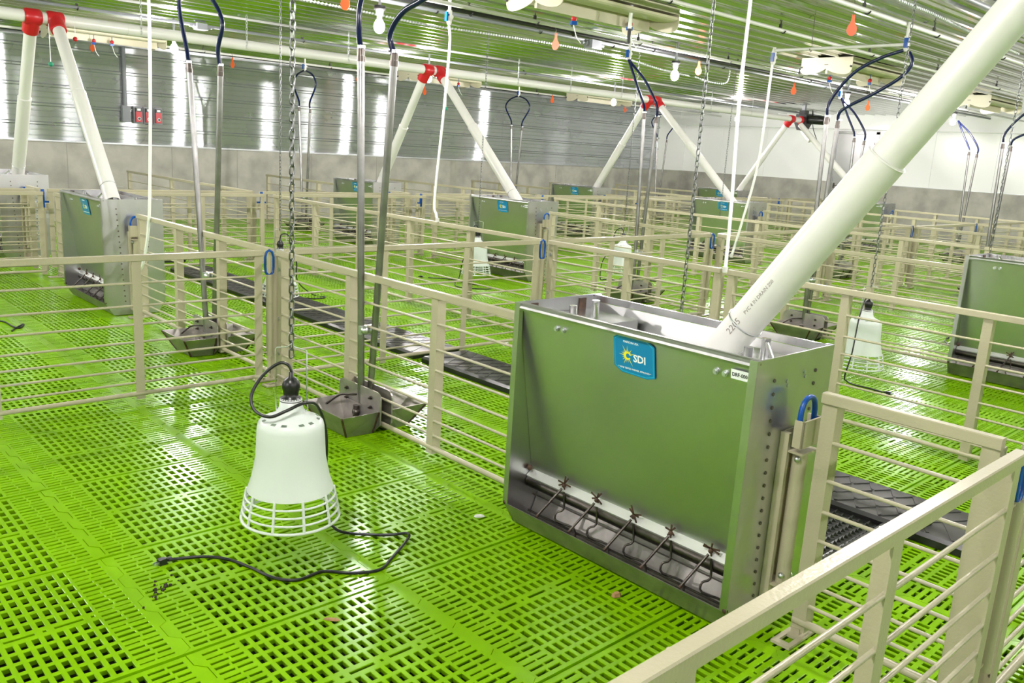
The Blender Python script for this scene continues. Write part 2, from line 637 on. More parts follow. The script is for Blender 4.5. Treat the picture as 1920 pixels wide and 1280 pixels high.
def cached(key, fn):
    if key not in CACHE:
        CACHE[key] = fn()
    return CACHE[key]


def rail_mesh(L):
    h, wd, c = .0165, .016, .003
    poly = [(-wd, -h + c), (-wd + c, -h), (wd - c, -h), (wd, -h + c), (wd, h - c), (wd - c, h), (-wd + c, h), (-wd, h - c)]
    return MB().prism(poly, 0, L, 'x').mesh('top_rail', 'beige_paint')


def rod_mesh(L, r, n=8):
    return MB().tube([(0.004, 0, 0), (L - 0.004, 0, 0)], r, n, caps=False).mesh('rod', 'beige_paint')


def post_mesh():
    # angle-iron post, top cut under the rail
    t, a, b = .006, .023, .050
    poly = [(-a, -t), (a, -t), (a, b - t), (a - t, b - t), (a - t, 0), (-a, 0)]
    return MB().prism(poly, 0.022, H - .033, 'z').mesh('post', 'beige_paint')


def foot_mesh():
    mb = MB()
    mb.box(-.032, -.10, .001, -.016, .10, .010).box(.016, -.10, .001, .032, .10, .010)
    for (a, b) in ((-.10, -.075), (-.03, .03), (.075, .10)):
        mb.box(-.016, a, .001, .016, b, .010)
    mb.box(-.014, -.012, .010, .014, .012, .03)
    return mb.mesh('foot_plate', 'beige_paint')


def tube_mesh():
    return MB().cyl((0, 0, .17), (0, 0, .655), .019, 12).box(-.05, -.004, .645, .03, .004, .652).box(-.05, -.004, .19, .02, .004, .197).mesh('hinge_tube', 'beige_paint')


def handle_mesh():
    p = [(-.022, 0, .668), (-.026, 0, .70), (-.026, 0, .755), (-.018, 0, .785), (0, 0, .796), (.018, 0, .785), (.026, 0, .755), (.026, 0, .70), (.022, 0, .668), (.008, 0, .652), (-.008, 0, .652)]
    return MB().tube(p, .0075, 8, closed=True).mesh('latch_handle', 'blue_plastic')


def tlatch_mesh():
    mb = MB().box(-.05, -.012, .715, .05, .012, .733).box(-.013, -.012, .733, .013, .012, .80)
    mb.tube([(0, 0, .80), (0, 0, .842)], [.018, .015], 10)
    mb.box(-.012, -.016, .67, .012, -.004, .715)
    return mb.mesh('latch_handle', 'blue_plastic')


def bracket_mesh():
    return MB().box(-.052, -.02, .625, -.030, .02, .675).box(.030, -.02, .625, .052, .02, .675).box(-.052, -.015, .612, .052, .015, .625).box(-.016, -.012, .04, .016, .012, .625).mesh('latch_bracket', 'beige_paint')


def bolt_mesh():
    return MB().tube([(0, -.006, 0), (0, -.013, 0)], .012, 8).mesh('bolt', 'zinc')


def fence(x0, y0, x1, y1, label, group, npost=None, feet=(True, True), latch=None, bolts=False):
    L = round(math.hypot(x1 - x0, y1 - y0), 3)
    t = thing('fence_panel', label, 'fence', (x0, y0, 0), math.atan2(y1 - y0, x1 - x0), group)
    put('top_rail', cached(('rail', L), lambda: rail_mesh(L)), t, (0, 0, H - .018))
    rm = cached(('rod', L), lambda: rod_mesh(L, .0063))
    for z in ROD_Z:
        put('rod', rm, t, (0, 0, z))
    put('bottom_rod', cached(('rodb', L), lambda: rod_mesh(L, .0125, 10)), t, (0, 0, .052))
    pm = cached('post', post_mesh)
    n = npost if npost is not None else max(0, round(L / .74) - 1)
    for k in range(n + 2):
        xx = .025 + (L - .050) * k / (n + 1)
        put('post', pm, t, (xx, 0, 0), (0, 0, 0 if k < n + 1 else 0))
    fm = cached('foot', foot_mesh)
    if feet[0]:
        put('foot_plate', fm, t, (.021, 0, 0))
    if feet[1]:
        put('foot_plate', fm, t, (L - .021, 0, 0))
    if bolts:
        for z in (.69, .40, .19):
            put('bolt', cached('bolt', bolt_mesh), t, (.021, 0, z))
    if latch == 'loop':
        put('hinge_tube', cached('htube', tube_mesh), t, (L + .045, 0, 0))
        o = put('latch_handle', cached('handle', handle_mesh), t, (L + .045, 0, 0))
        o['label'] = 'blue loop handle'
    elif latch == 'tee':
        put('latch_bracket', cached('brk', bracket_mesh), t, (L + .035, .14, 0))
        o = put('latch_handle', cached('tee', tlatch_mesh), t, (L + .035, .14, -.03))
        o['label'] = 'blue tee latch'
    return t


LF, LN = 1.021, 0.03
M0, M1, M2 = 1.233, 6.806, 9.856            # near ends of the feeders in each pen row
ROWN = ['front pen row', 'middle pen row', 'back pen row']
# dividers running away from the camera (along y)
for k in range(8):
    x = FX[k]
    odd = (k % 2 == 0)
    nm = ORD[k] + ' fence line from left'
    if odd:
        fence(x, M0 - .10, x, G2 + .06, f'short beige barred fence before the feeder, front pen row, {nm}', 'short fences between feeder and gate', 0)
        fence(x, G1 - .03, x, M0 + LF + .01, f'beige barred fence behind the feeder, front pen row, {nm}', 'beige pen dividers', 2, (True, False), None, True)
        if k < 7:
            fence(x, M1 - .10, x, G1 + .05, f'beige barred fence before the feeder, middle pen row, {nm}', 'beige pen dividers', 2, (True, True))
            fence(x, A1 - .06, x, M1 + LF + .01, f'short beige barred fence behind the feeder, middle pen row, {nm}', 'short fences between feeder and gate', 0, (True, False))
            fence(x, M2 - .10, x, A2 + .05, f'short beige barred fence before the feeder, back pen row, {nm}', 'short fences between feeder and gate', 0, (True, False))
            fence(x, 13.35, x, M2 + LF + .01, f'beige barred fence behind the feeder, back pen row, {nm}', 'beige pen dividers', 2, (True, False))
    else:
        fence(x, G1 - .03, x, 2.98, f'rear half of beige barred fence, front pen row, {nm}', 'beige pen dividers', 1, (True, True), None, True)
        fence(x, 2.93, x, G2 + .06, f'front half of beige barred fence, front pen row, {nm}', 'beige pen dividers', 2, (True, True))
        if k < 7:
            fence(x, A1 - .06, x, G1 + .05, f'beige barred fence without feeder, middle pen row, {nm}', 'beige pen dividers', 4, (True, True))
            fence(x, 13.35, x, A2 + .05, f'beige barred fence without feeder, back pen row, {nm}', 'beige pen dividers', 4, (True, True))
# crossing fences (along x)
xb = [FX[0] - DF] + FX
for k in range(8):
    a, b = xb[k] + .06, xb[k + 1] - .085
    where = 'left of first long fence line' if k == 0 else f'between {ORD[k-1]} and {ORD[k]} long fence lines'
    if k in (0, 1):
        fence(a + (.0), G2, b + .02, G2, f'foreground beige barred gate with glossy top rail, {where}' if k == 0 else f'beige barred gate at lower right edge, {where}', 'front crossing gates', 2, (True, True), 'loop')
    fence(a, G1, b, G1, f'beige crossing gate behind front pen row, {where}', 'crossing gates', 2, (False, False), 'loop')
    fence(a, A1, b, A1, f'beige crossing gate at rear of middle pen row, {where}', 'crossing gates', 2, (False, False), 'tee')
    fence(a, A2, b + .03, A2, f'beige crossing gate before the back pen row, {where}', 'crossing gates', 2, (False, False))

# ================================================================== FEEDERS
XH = 0.2275
FH = 0.897


def sheet_pt(s):
    # point on the sloped front sheet (x,z); s = 0 at the top, 1 at the bottom
    return (-.207 + s * .120, .868 - s * .668)


def build_feeder():
    parts = {}
    C = lambda z: z
    # end panels with folded edges
    poly = [(-XH, FH), (-XH, .100), (-.168, .006), (.168, .006), (XH, .100), (XH, FH)]
    ep = MB().prism(poly, 0, .006, 'y')
    for sgn in (-1, 1):
        ep.box(sgn * XH - .002, 0, .10, sgn * XH + .002, .026, FH)
        ep.box(min(sgn * XH, sgn * (XH - .02)), .020, .12, max(sgn * XH, sgn * (XH - .02)), .024, FH)
    parts['end_panel'] = ep.mesh('end_panel', 'stainless_dull')
    # hopper sheets front/back
    x0, z0 = sheet_pt(0)
    x1, z1 = sheet_pt(1)
    parts['front_sheet'] = MB().sheet([(x0, z0), (x1, z1)], .007, LF - .007, 'y', .003).mesh('front_sheet', 'stainless')
    parts['back_sheet'] = MB().sheet([(-x0, z0), (-x1, z1)], .007, LF - .007, 'y', -.003).mesh('back_sheet', 'stainless')
    parts['rim'] = MB().prism([(-XH, FH - .026), (-.200, FH - .026), (-.200, FH), (-XH + .015, FH), (-XH + .006, FH - .003), (-XH, FH - .010), (-XH - .002, FH - .018)], .001, LF - .001, 'y').mesh('rim', 'rim_steel')
    parts['rim_back'] = MB().prism([(XH, FH - .026), (.200, FH - .026), (.200, FH), (XH - .015, FH), (XH - .006, FH - .003), (XH, FH - .010), (XH + .002, FH - .018)], .001, LF - .001, 'y').mesh('rim', 'stainless_bright')
    # bright strip at the sheet's foot
    for nm, s in (('lower_strip', 1), ('lower_strip_b', -1)):
        parts[nm] = MB().sheet([(s * (x1 - .001), z1 + .016), (s * (x1 - .030), z1 - .008), (s * (x1 - .020), z1 - .026), (s * (x1 + .012), z1 - .030)], .008, LF - .008, 'y', .003 * s).mesh('lower_strip', 'strip_steel')
    # centre divider + trough
    parts['trough_divider'] = MB().sheet([(-.036, .120), (-.042, .117), (-.082, .016)], .008, LF - .008, 'y', .003).sheet([(.036, .120), (.042, .117), (.082, .016)], .008, LF - .008, 'y', -.003).box(-.038, .008, .115, .038, LF - .008, .121).mesh('trough_divider', 'cup_steel')
    parts['trough'] = MB().sheet([(-XH + .010, .094), (-XH, .100), (-.168, .008), (.168, .008), (XH, .100), (XH - .010, .094)], .004, LF - .004, 'y', .004).mesh('trough', 'cup_steel')
    ag = MB().cyl((-.105, .02, .045), (-.105, LF - .02, .045), .005, 6).cyl((-.085, .02, .11), (-.085, LF - .02, .11), .003, 6)
    parts['agitator_rod'] = ag.mesh('agitator_rod', 'dark_steel')
    parts['feed_roll'] = MB().cyl((-.098, .009, .166), (-.098, LF - .009, .166), .024, 16).cyl((.098, .009, .166), (.098, LF - .009, .166), .024, 16).mesh('feed_roll', 'dark_steel')
    bars = []
    for yy in (.150, .311, .473, .646, .811):
        b = MB().tube([(-.124, yy, .206), (-.214, yy + .035, .103)], .005, 6)
        b.tube(smooth_path([(-.125, yy - .012, .195), (-.128, yy - .02, .13), (-.15, yy - .004, .115), (-.155, yy - .012, .085), (-.12, yy - .07, .07), (-.112, yy - .075, .03)], 3), .0042, 6)
        bars.append(b.mesh('feed_bar', 'dark_steel'))
    parts['bars'] = bars
    # weld burns
    wl = MB()
    for yy in (.150, .311, .473, .646, .811):
        for k in range(6):
            a = 2 * PI * k / 6 + R.random()
            l = R.uniform(.018, .034)
            wl.obox((-.112 - math.cos(a + 1.57) * 0, yy + math.cos(a) * l / 2, .222 + math.sin(a) * l / 2), (.0012, 0, 0), (0, math.cos(a) * l / 2, math.sin(a) * l / 2), (0, -math.sin(a) * .003, math.cos(a) * .003))
        wl.sphere((-.113, yy, .214), .009, 8, 5)
        wl.sphere((-.212, yy + .035, .104), .007, 8, 5)
    for yy in (.008, LF - .008):
        wl.sphere((-.212, yy, FH - .010), .009, 8, 5, sx=1.6)
        wl.sphere((-.11, yy + (.01 if yy < .5 else -.01), .225), .012, 8, 5)
        wl.sphere((-XH + .004, yy, .105), .010, 8, 5)
        wl.sphere((.205, yy, FH - .004), .005, 8, 5, sx=1.6)
    for sg in (-1, 1):
        wl.box(sg * .135 - .018, LF - .012, .70, sg * .135 + .018, LF - .0075, FH - .01)
    parts['weld_mark'] = wl.mesh('weld_mark', 'weld_brown')
    # rivet lines on an end panel
    rv = MB()
    for xx, sl in ((-.128, .055), (.128, -.055)):
        for k in range(19):
            z = .07 + k * .042
            rv.tube([(xx + sl * (1 - z / .9), .0005, z), (xx + sl * (1 - z / .9), -.003, z)], .0062, 6)
    parts['rivet'] = rv.mesh('rivet', 'rivet_dark')
    bo = MB()
    for (a, b) in ((-.05, .815), (-.042, .800), (.06, .815), (.052, .830)):
        bo.tube([(a, .0005, b), (a, -.004, b)], .006, 8)
    parts['end_bolt'] = bo.mesh('end_bolt', 'zinc')
    fbs = []
    for yy in (.118, .150, .790, .824):
        fb = MB()
        px, pz = sheet_pt(.055)
        fb.tube([(px, yy, pz), (px - .008, yy, pz)], .010, 10)
        fb.tube([(px - .008, yy, pz), (px - .012, yy, pz)], .006, 8)
        fbs.append(fb.mesh('sheet_bolt', 'zinc'))
    parts['sheet_bolt'] = fbs
    # adjuster boxes with handles under the rim at both ends
    ad, ah = [], []
    for (ya, yb) in ((.012, .27), (LF - .27, LF - .012)):
        ad.append(MB().box(-.165, ya, .838, .165, yb, .844).box(-.165, ya if ya > .5 else yb - .005, .74, .165, ya + .005 if ya > .5 else yb, .838).box(-.165, ya, .820, -.160, yb, .838).mesh('adjuster_box', 'stainless_bright'))
        yc = (ya + yb) / 2
        for sx in (-1, 1):
            h = MB().cyl((sx * .085, yc + sx * .02, .844), (sx * .085, yc + sx * .02, .900), .015, 12)
            h.tube([(sx * .085, yc + sx * .02, .890), (sx * .015, yc - sx * .05, .850)], .008, 8)
            ah.append(h.mesh('adjuster_handle', 'stainless_bright'))
    parts['adjuster_box'] = ad
    parts['adjuster_handle'] = ah
    # inner end slopes
    parts['inner_slope'] = [MB().obox((0, q, .74), (.135, 0, 0), (0, .05 * sg, -.09), (0, .0015, .0008)).mesh('inner_slope', 'stainless') for q, sg in ((.30, 1), (LF - .30, -1))]
    # label plate
    lo, uo = logo_parts()
    parts['logo'] = lo
    # mounting bracket on the near end panel: channel, sleeve, tube, blue handle
    br = MB().box(-.045, -.030, .06, -.030, -.001, .655).box(.030, -.030, .06, .045, -.001, .655)
    br.box(-.045, -.006, .06, .045, -.001, .655)
    br.box(-.045, -.050, .045, .045, -.001, .060).box(-.04, -.078, .595, .06, -.001, .601).box(-.04, -.078, .150, .06, -.001, .156)
    parts['mounting_bracket'] = br.mesh('mounting_bracket', 'beige_paint')
    parts['pin_tube'] = MB().cyl((.022, -.052, .157), (.022, -.052, .594), .023, 14).mesh('pin_tube', 'beige_paint')
    parts['sleeve'] = MB().box(-.030, -.078, .620, .082, -.072, .705).box(-.030, -.078, .620, -.024, -.046, .705).box(.076, -.078, .620, .082, -.030, .705).mesh('sleeve', 'beige_paint')
    parts['latch_handle'] = MB().tube(smooth_path([(-.018, -.056, .62), (-.018, -.056, .70), (-.016, -.056, .735), (-.002, -.056, .762), (.024, -.056, .771), (.050, -.056, .762), (.064, -.056, .735), (.066, -.056, .70), (.066, -.056, .62)], 3), .0085, 10).mesh('latch_handle', 'blue_plastic')
    parts['bracket_bolt'] = MB().sphere((-.03, -.058, .578), .010, 8, 6).sphere((-.03, -.058, .19), .010, 8, 6).sphere((.034, -.058, .172), .008, 8, 6).mesh('bracket_bolt', 'zinc')
    return parts


def logo_parts():
    # frame on the front sheet: u points to -y (right when facing it), v up along the sheet, n outwards
    (ax, az), (bx, bz) = sheet_pt(0), sheet_pt(1)
    v = Vector((ax - bx, 0, az - bz)).normalized()
    u = Vector((0, -1, 0))
    n = u.cross(v)
    if n.x > 0:
        n = -n
    cy = .468
    s0 = sheet_pt(.092)
    O = Vector((s0[0], cy, s0[1])) + n * .004
    W, Hh = .086, .068
    res = []

    def flat(name, poly, d, mat, th=.0006):
        mb = MB()
        lo = [O + u * a + v * b + n * d for a, b in poly]
        hi = [p + n * th for p in lo]
        m = len(poly)
        mb.add([tuple(p) for p in lo + hi], [tuple(range(m)), tuple(range(2 * m - 1, m - 1, -1))] + [(i, (i + 1) % m, (i + 1) % m + m, i + m) for i in range(m)])
        return mb.mesh(name, mat)

    def octo(sx, sy):
        return [(-W * sx, Hh * .80 * sy), (-W * .72 * sx, Hh * sy), (W * .66 * sx, Hh * sy), (W * sx, Hh * .72 * sy),
                (W * sx, -Hh * .86 * sy), (W * .62 * sx, -Hh * sy), (-W * .62 * sx, -Hh * .96 * sy), (-W * sx, -Hh * .70 * sy)]
    res.append(('logo_plate', flat('logo_plate', octo(1, 1), 0, 'label_blue', .0015), None))
    ring = MB()
    o1, o2 = octo(.95, .94), octo(.925, .905)
    m = len(o1)
    ring.add([tuple(O + u * a + v * b + n * .0018) for a, b in o1 + o2], [(i, (i + 1) % m, (i + 1) % m + m, i + m) for i in range(m)])
    res.append(('logo_border', ring.mesh('logo_border', 'label_edge'), None))
    # sun burst with a bite
    rays = [(20, .030), (38, .016), (52, .026), (70, .015), (88, .031), (104, .016), (120, .034), (140, .018), (158, .022), (178, .031), (200, .018), (222, .022), (244, .030), (262, .020), (282, .019), (304, .038), (325, .012)]
    sun = MB()
    c0 = (-.028, -.002)
    ir = .0135
    for (a, l) in rays:
        a0 = math.radians(a)
        p = [(c0[0] + ir * .80 * math.cos(a0 - .2), c0[1] + ir * .80 * math.sin(a0 - .2)), (c0[0] + (ir * .4 + l) * math.cos(a0), c0[1] + (ir * .4 + l) * math.sin(a0)), (c0[0] + ir * .80 * math.cos(a0 + .2), c0[1] + ir * .80 * math.sin(a0 + .2))]
        sun.add([tuple(O + u * q[0] + v * q[1] + n * .0022) for q in p], [(0, 1, 2)])
    seg = 28
    vs = []
    for k in range(seg + 1):
        a = math.radians(25 + 300 * k / seg)
        vs += [(c0[0] + ir * 1.05 * math.cos(a), c0[1] + ir * 1.05 * math.sin(a)), (c0[0] + ir * .62 * math.cos(a) + .003, c0[1] + ir * .62 * math.sin(a))]
    sun.add([tuple(O + u * a + v * b + n * .0023) for a, b in vs], [(2 * k, 2 * k + 2, 2 * k + 3, 2 * k + 1) for k in range(seg)])
    res.append(('logo_sun', sun.mesh('logo_sun', 'yellow_print'), None))
    B = Matrix(((u.x, v.x, n.x), (u.y, v.y, n.y), (u.z, v.z, n.z)))
    if B.determinant() < 0:
        B = Matrix(((u.x, v.x, -n.x), (u.y, v.y, -n.y), (u.z, v.z, -n.z)))

    def txt(name, s, size, a, b, mat, rot=0.0, sx=1.0):
        me = text_mesh(s, size, mat, sx)
        mw = B.to_4x4() @ Matrix.Rotation(rot, 4, 'Z')
        mw.translation = O + u * a + v * b + n * .0022
        res.append((name, me, mw))
    txt('logo_lettering', 'SDI', .036, .024, -.006, 'white_print', 0, 1.0)
    txt('logo_lettering', 'MADE IN USA', .0105, -.012, .046, 'white_print')
    txt('logo_lettering', '* HOG TESTED FARMER APPROVED *', .0088, .002, -.047, 'white_print', 0, .95)
    # white id tag
    tg = sheet_pt(.012)
    O2 = Vector((tg[0], .060, tg[1] - .020)) + n * .006
    mb = MB()
    q = [O2 + u * a + v * b for a, b in ((-.034, -.015), (.040, -.015), (.040, .015), (-.034, .015))]
    mb.add([tuple(p) for p in q] + [tuple(p - n * .002) for p in q], [(0, 1, 2, 3), (7, 6, 5, 4), (0, 4, 5, 1), (1, 5, 6, 2), (2, 6, 7, 3), (3, 7, 4, 0)])
    res.append(('id_tag', mb.mesh('id_tag', 'white_print'), None))
    me = text_mesh('DRF-0004', .0175, 'black_print', .82)
    mw = B.to_4x4()
    mw.translation = O2 + n * .0012
    res.append(('id_lettering', me, mw))
    return res, O


FP = build_feeder()


def feeder(x, y0, label):
    t = thing('hog_feeder', label, 'feeder', (x, y0, 0), 0, 'stainless hog feeders')
    put('end_panel', FP['end_panel'], t)
    put('end_panel', FP['end_panel'], t, (0, LF, 0), (0, 0, PI))
    for nm in ('front_sheet', 'back_sheet', 'trough_divider', 'trough', 'agitator_rod', 'feed_roll', 'mounting_bracket', 'pin_tube', 'sleeve'):
        put(nm, FP[nm], t, (-.024 if nm in ('pin_tube', 'sleeve') else 0, 0, 0))
    put('rim', FP['rim'], t)
    put('rim', FP['rim_back'], t)
    put('lower_strip', FP['lower_strip'], t)
    put('lower_strip', FP['lower_strip_b'], t)
    put('latch_handle', FP['latch_handle'], t, (-.024, 0, 0))['label'] = 'blue loop handle'
    for nm in ('weld_mark', 'rivet'):
        put(nm, FP[nm], t)['kind'] = 'stuff'
    for nm in ('end_bolt', 'bracket_bolt'):
        put(nm, FP[nm], t)['kind'] = 'stuff'
    for nm in ('bars', 'sheet_bolt', 'adjuster_box', 'adjuster_handle', 'inner_slope'):
        for me in FP[nm]:
            put('feed_bar' if nm == 'bars' else nm, me, t)
    plate = None
    for nm, me, mw in FP['logo']:
        par = plate if (plate is not None and nm.startswith('logo')) else t
        o = put(nm, me, par)
        if mw is not None:
            o.matrix_local = mw
        if nm == 'logo_plate':
            plate = o
            o['label'] = 'blue label with yellow sun and white letters'
        if nm == 'id_tag':
            tagp = o
        if nm == 'id_lettering':
            o.parent = tagp
            o.matrix_local = mw
    return t


FD = {}
FD['main'] = feeder(FX[0], M0, 'large stainless feeder in the foreground with blue sun label')
FD['L2'] = feeder(FX[0], M1, 'stainless feeder at left with grey riveted end, middle pen row')
FD['L1'] = feeder(FX[0], M2, 'stainless feeder cut off by left edge, near concrete wall')
FD['R'] = feeder(FX[2], M0, 'stainless feeder cut off by right edge, front pen row')
FD['F3'] = feeder(FX[2], M1, 'stainless feeder in the centre of the middle pen row')
FD['F7'] = feeder(FX[2], M2, 'stainless feeder behind the tall drinker pipes, back pen row')
FD['F5'] = feeder(FX[4], M1, 'stainless feeder behind hanging chain and white tube, middle pen row')
FD['F4'] = feeder(FX[4], M2, 'small far stainless feeder right of centre, back pen row')
FD['F8'] = feeder(FX[6], M1, 'stainless feeder half hidden behind the big white tube')
FD['F6'] = feeder(FX[6], M2, 'farthest stainless feeder, showing only its top, near white wall')

# ================================================================== DRINKERS
def drinker_meshes():
    P = {}
    # one cup on the -x side; mirrored for the other
    for s in (-1, 1):
        a, b = .185, -.185
        xo, xi = s * .255, s * .040
        bo, zo = .135, .004
        to = [(xi, b, .13), (xo, b, .13), (xo, a, .13), (xi, a, .13)]
        bot = [(xi, b * .70, zo), (s * .185, b * .62, zo), (s * .185, a * .62, zo), (xi, a * .70, zo)]
        mb = MB()
        k = .955
        ti = [(xi + s * .004 + (p[0] - xi) * .955, p[1] * .975, p[2]) for p in to]
        bi = [(xi + s * .004 + (p[0] - xi) * .94, p[1] * .97, p[2] + .006) for p in bot]
        mb.add(to + bot + ti + bi, [(0, 1, 5, 4), (1, 2, 6, 5), (2, 3, 7, 6), (3, 0, 4, 7), (4, 5, 6, 7),
                                    (8, 12, 13, 9), (9, 13, 14, 10), (10, 14, 15, 11), (11, 15, 12, 8), (15, 14, 13, 12),
                                    (0, 8, 9, 1), (1, 9, 10, 2), (2, 10, 11, 3), (3, 11, 8, 0)])
        P['cup', s] = mb.mesh('cup', 'cup_steel')
        # back plate with rounded top
        pl = []
        r = .035
        for (cx, cz, a0) in ((.19 - r, .225 - r, 0), (-.19 + r, .225 - r, 90)):
            for q in range(5):
                an = math.radians(a0 + 90 * q / 4)
                pl.append((cx + r * math.cos(an), cz + r * math.sin(an)))
        pl += [(-.19, .06), (-.13, .012), (.13, .012), (.19, .06)]
        P['plate', s] = MB().prism([(p[0], p[1]) for p in pl], s * .030, s * .038, 'x').mesh('back_plate', 'cup_steel')
        nb = MB()
        nb.cyl((s * .055, 0, .05), (s * .055, 0, .12), .016, 10).cyl((s * .055, 0, .03), (s * .055, 0, .05), .010, 10)
        nb.sphere((s * .055, 0, .085), .022, 10, 6)
        P['nipple', s] = nb.mesh('nipple', 'dark_steel')
        P['guard', s] = MB().tube(smooth_path([(s * .05, .01, .175), (s * .075, .012, .178), (s * .095, .09, .16), (s * .13, .16, .10)], 4), .006, 6).mesh('guard_rod', 'dark_steel')
        bb = MB()
        for yy in (-.11, .11):
            for zz in (.185, .135):
                bb.tube([(s * .038, yy, zz), (s * .046, yy, zz)], .010, 6)
                bb.tube([(s * .046, yy, zz), (s * .056, yy, zz)], .005, 6)
        P['pbolt', s] = bb.mesh('plate_bolt', 'dark_steel')
        wm = MB()
        for yy in (a, b):
            wm.tube([(xo, yy, .128), (s * .185, yy * .62, .006)], .006, 6)
            wm.tube([(xi, yy, .128), (xi, yy * .7, .01)], .006, 6)
        P['wm', s] = wm.mesh('weld_mark', 'weld_brown')
    cl = MB().obox((0, 0, .512), (.045, 0, 0), (0, .012, 0), (0, 0, .022))
    for s in (-1, 1):
        cl.sphere((s * .022, -.012, .512), .024, 8, 6)
        cl.cyl((s * .01, -.02, .525), (s * .01, .03, .525), .008, 8)
        cl.sphere((s * .022, .014, .512), .022, 8, 6)
    P['clamp'] = cl.mesh('pipe_clamp', 'zinc')
    return P


DP = drinker_meshes()


def drinker(x, y, label, t1, t2, hose1, hose2, valve, top=True):
    """t1/t2: y of the pipe tops; hoses: (y,z) lists; valve: (y,z)."""
    t = thing('water_drinker', label, 'drinker', (x, y, 0), 0, 'drinkers with twin pipes')
    for s in (-1, 1):
        c = put('cup', DP['cup', s], t)
        put('weld_mark', DP['wm', s], c)['kind'] = 'stuff'
        p = put('back_plate', DP['plate', s], t)
        put('plate_bolt', DP['pbolt', s], p)['kind'] = 'stuff'
        put('nipple', DP['nipple', s], t)
        put('guard_rod', DP['guard', s], t)
    put('pipe_clamp', DP['clamp'], t)
    for s, (ty, tz), hz in ((-1, t1, hose1), (1, t2, hose2)):
        base = Vector((s * .026, 0, .12))
        topp = Vector((s * .030, ty - y, tz))
        d = (topp - base).normalized()
        pb = MB().tube([base, topp], .0175, 12)
        pp = part('pipe', pb, 'pipe_steel', t)
        fb = MB().cyl(topp - d * .03, topp - d * .004, .0205, 10).cyl(topp - d * .004, topp + d * .028, .018, 10)
        part('pipe_fitting', fb, 'dark_steel', pp)
        q = [topp + d * .02] + [Vector((s * .012, a - y, b)) for a, b in hz]
        hb = MB().tube(smooth_path(q, 6), .0135, 10)
        h = part('hose', hb, 'navy_hose', t)
        cb = MB().tube([topp + d * .030, topp + d * .045], .0165, 10).obox(topp + d * .037 + Vector((0, -.022, 0)), (.006, 0, 0), (0, .008, 0), (0, 0, .006))
        part('hose_clamp', cb, 'zinc', h)
    return t


def valve(x, y, z, label, up=.10):
    t = thing('ball_valve', label, 'valve', (x, y, z), 0, 'white ball valves on the ceiling water lines')
    part('valve_body', MB().cyl((0, 0, -.05), (0, 0, .05), .021, 12).cyl((-.012, 0, .0), (.03, 0, 0), .018, 10).cyl((0, 0, .05), (0, 0, .05 + up), .013, 10).cyl((0, 0, -.062), (0, 0, -.05), .016, 10), 'pvc_white', t)
    o = part('valve_lever', MB().obox((-.040, -.012, -.004), (.007, 0, 0), (0, .014, 0), (0, 0, .036)).obox((-.025, -.006, .012), (.014, 0, 0), (0, .01, 0), (0, 0, .008)), 'blue_plastic', t, label='blue lever')
    return t


def row0(y0):
    return dict(t1=(y0 + .04, 1.83), t2=(y0 - .03, 1.805),
                hose1=[(y0 + .04, 1.99), (y0 - .12, 2.2), (y0 - .32, 2.31), (y0 - .50, 2.365)],
                hose2=[(y0 - .06, 1.92), (y0 - .31, 2.05), (y0 - .50, 2.17), (y0 - .57, 2.27), (y0 - .535, 2.355)])


def row1(y0):
    return dict(t1=(y0 + .06, 1.84), t2=(y0 - .05, 1.81),
                hose1=[(y0 + .09, 1.95), (y0 + .20, 2.14), (y0 + .33, 2.38)],
                hose2=[(y0 - .05, 1.95), (y0 + .12, 2.18), (y0 + .30, 2.34), (y0 + .335, 2.38)])


def row2(y0):
    return dict(t1=(y0 + .13, 1.85), t2=(y0 - .10, 1.83),
                hose1=[(y0 + .17, 1.98), (y0 + .34, 2.22), (y0 + .23, 2.36), (y0 + .03, 2.42)],
                hose2=[(y0 - .12, 1.96), (y0 - .29, 2.20), (y0 - .20, 2.35), (y0 + .0, 2.42)])


YW0, YW1, YW2 = 3.57, 5.44, 12.1
drinker(FX[0], YW0, 'nearest drinker with twin pipes, beside the front heat lamp', (3.63, 1.84), (3.44, 1.82),
        [(3.68, 1.96), (3.665, 2.10), (3.52, 2.28), (3.25, 2.37), (3.08, 2.40)],
        [(3.455, 1.93), (3.36, 2.02), (3.19, 2.07), (3.02, 2.15), (2.97, 2.28), (3.04, 2.39)], None)
valve(FX[0], 3.06, 2.45, 'white ball valve above the nearest drinker')
drinker(FX[0], YW1, 'drinker with twin pipes beside left gate, middle pen row', (5.62, 1.83), (5.295, 1.81),
        [(5.70, 1.96), (5.80, 2.2), (5.79, 2.40)], [(5.285, 1.94), (5.22, 2.09), (5.36, 2.23), (5.62, 2.34), (5.78, 2.40)], None)
valve(FX[0], 5.785, 2.46, 'white ball valve above the left middle-row drinker')
d0 = row0(YW0 - .04)
drinker(FX[2], YW0 - .04, 'drinker just left of the big white feed tube, front pen row', d0['t1'], d0['t2'], d0['hose1'], d0['hose2'], None)
valve(FX[2], 3.02, 2.42, 'white ball valve with blue lever at end of horizontal branch pipe')
d1 = row1(YW1 - .02)
drinker(FX[2], YW1 - .02, 'drinker with twin pipes right of the central heat lamps', d1['t1'], d1['t2'], d1['hose1'], d1['hose2'], None)
valve(FX[2], 5.76, 2.44, 'white ball valve above the central middle-row drinker')
drinker(FX[4], YW1, 'drinker whose pipes stand before the steel door', d1['t1'], d1['t2'], d1['hose1'], d1['hose2'], None)
valve(FX[4], 5.78, 2.44, 'white ball valve with blue lever in front of the steel door')
d0b = row0(YW0 + .04)
drinker(FX[4], YW0 + .04, 'drinker with tilted pipes at right edge behind the cut-off feeder', d0b['t1'], d0b['t2'], d0b['hose1'], d0b['hose2'], None)
d1b = row1(YW1 + .1)
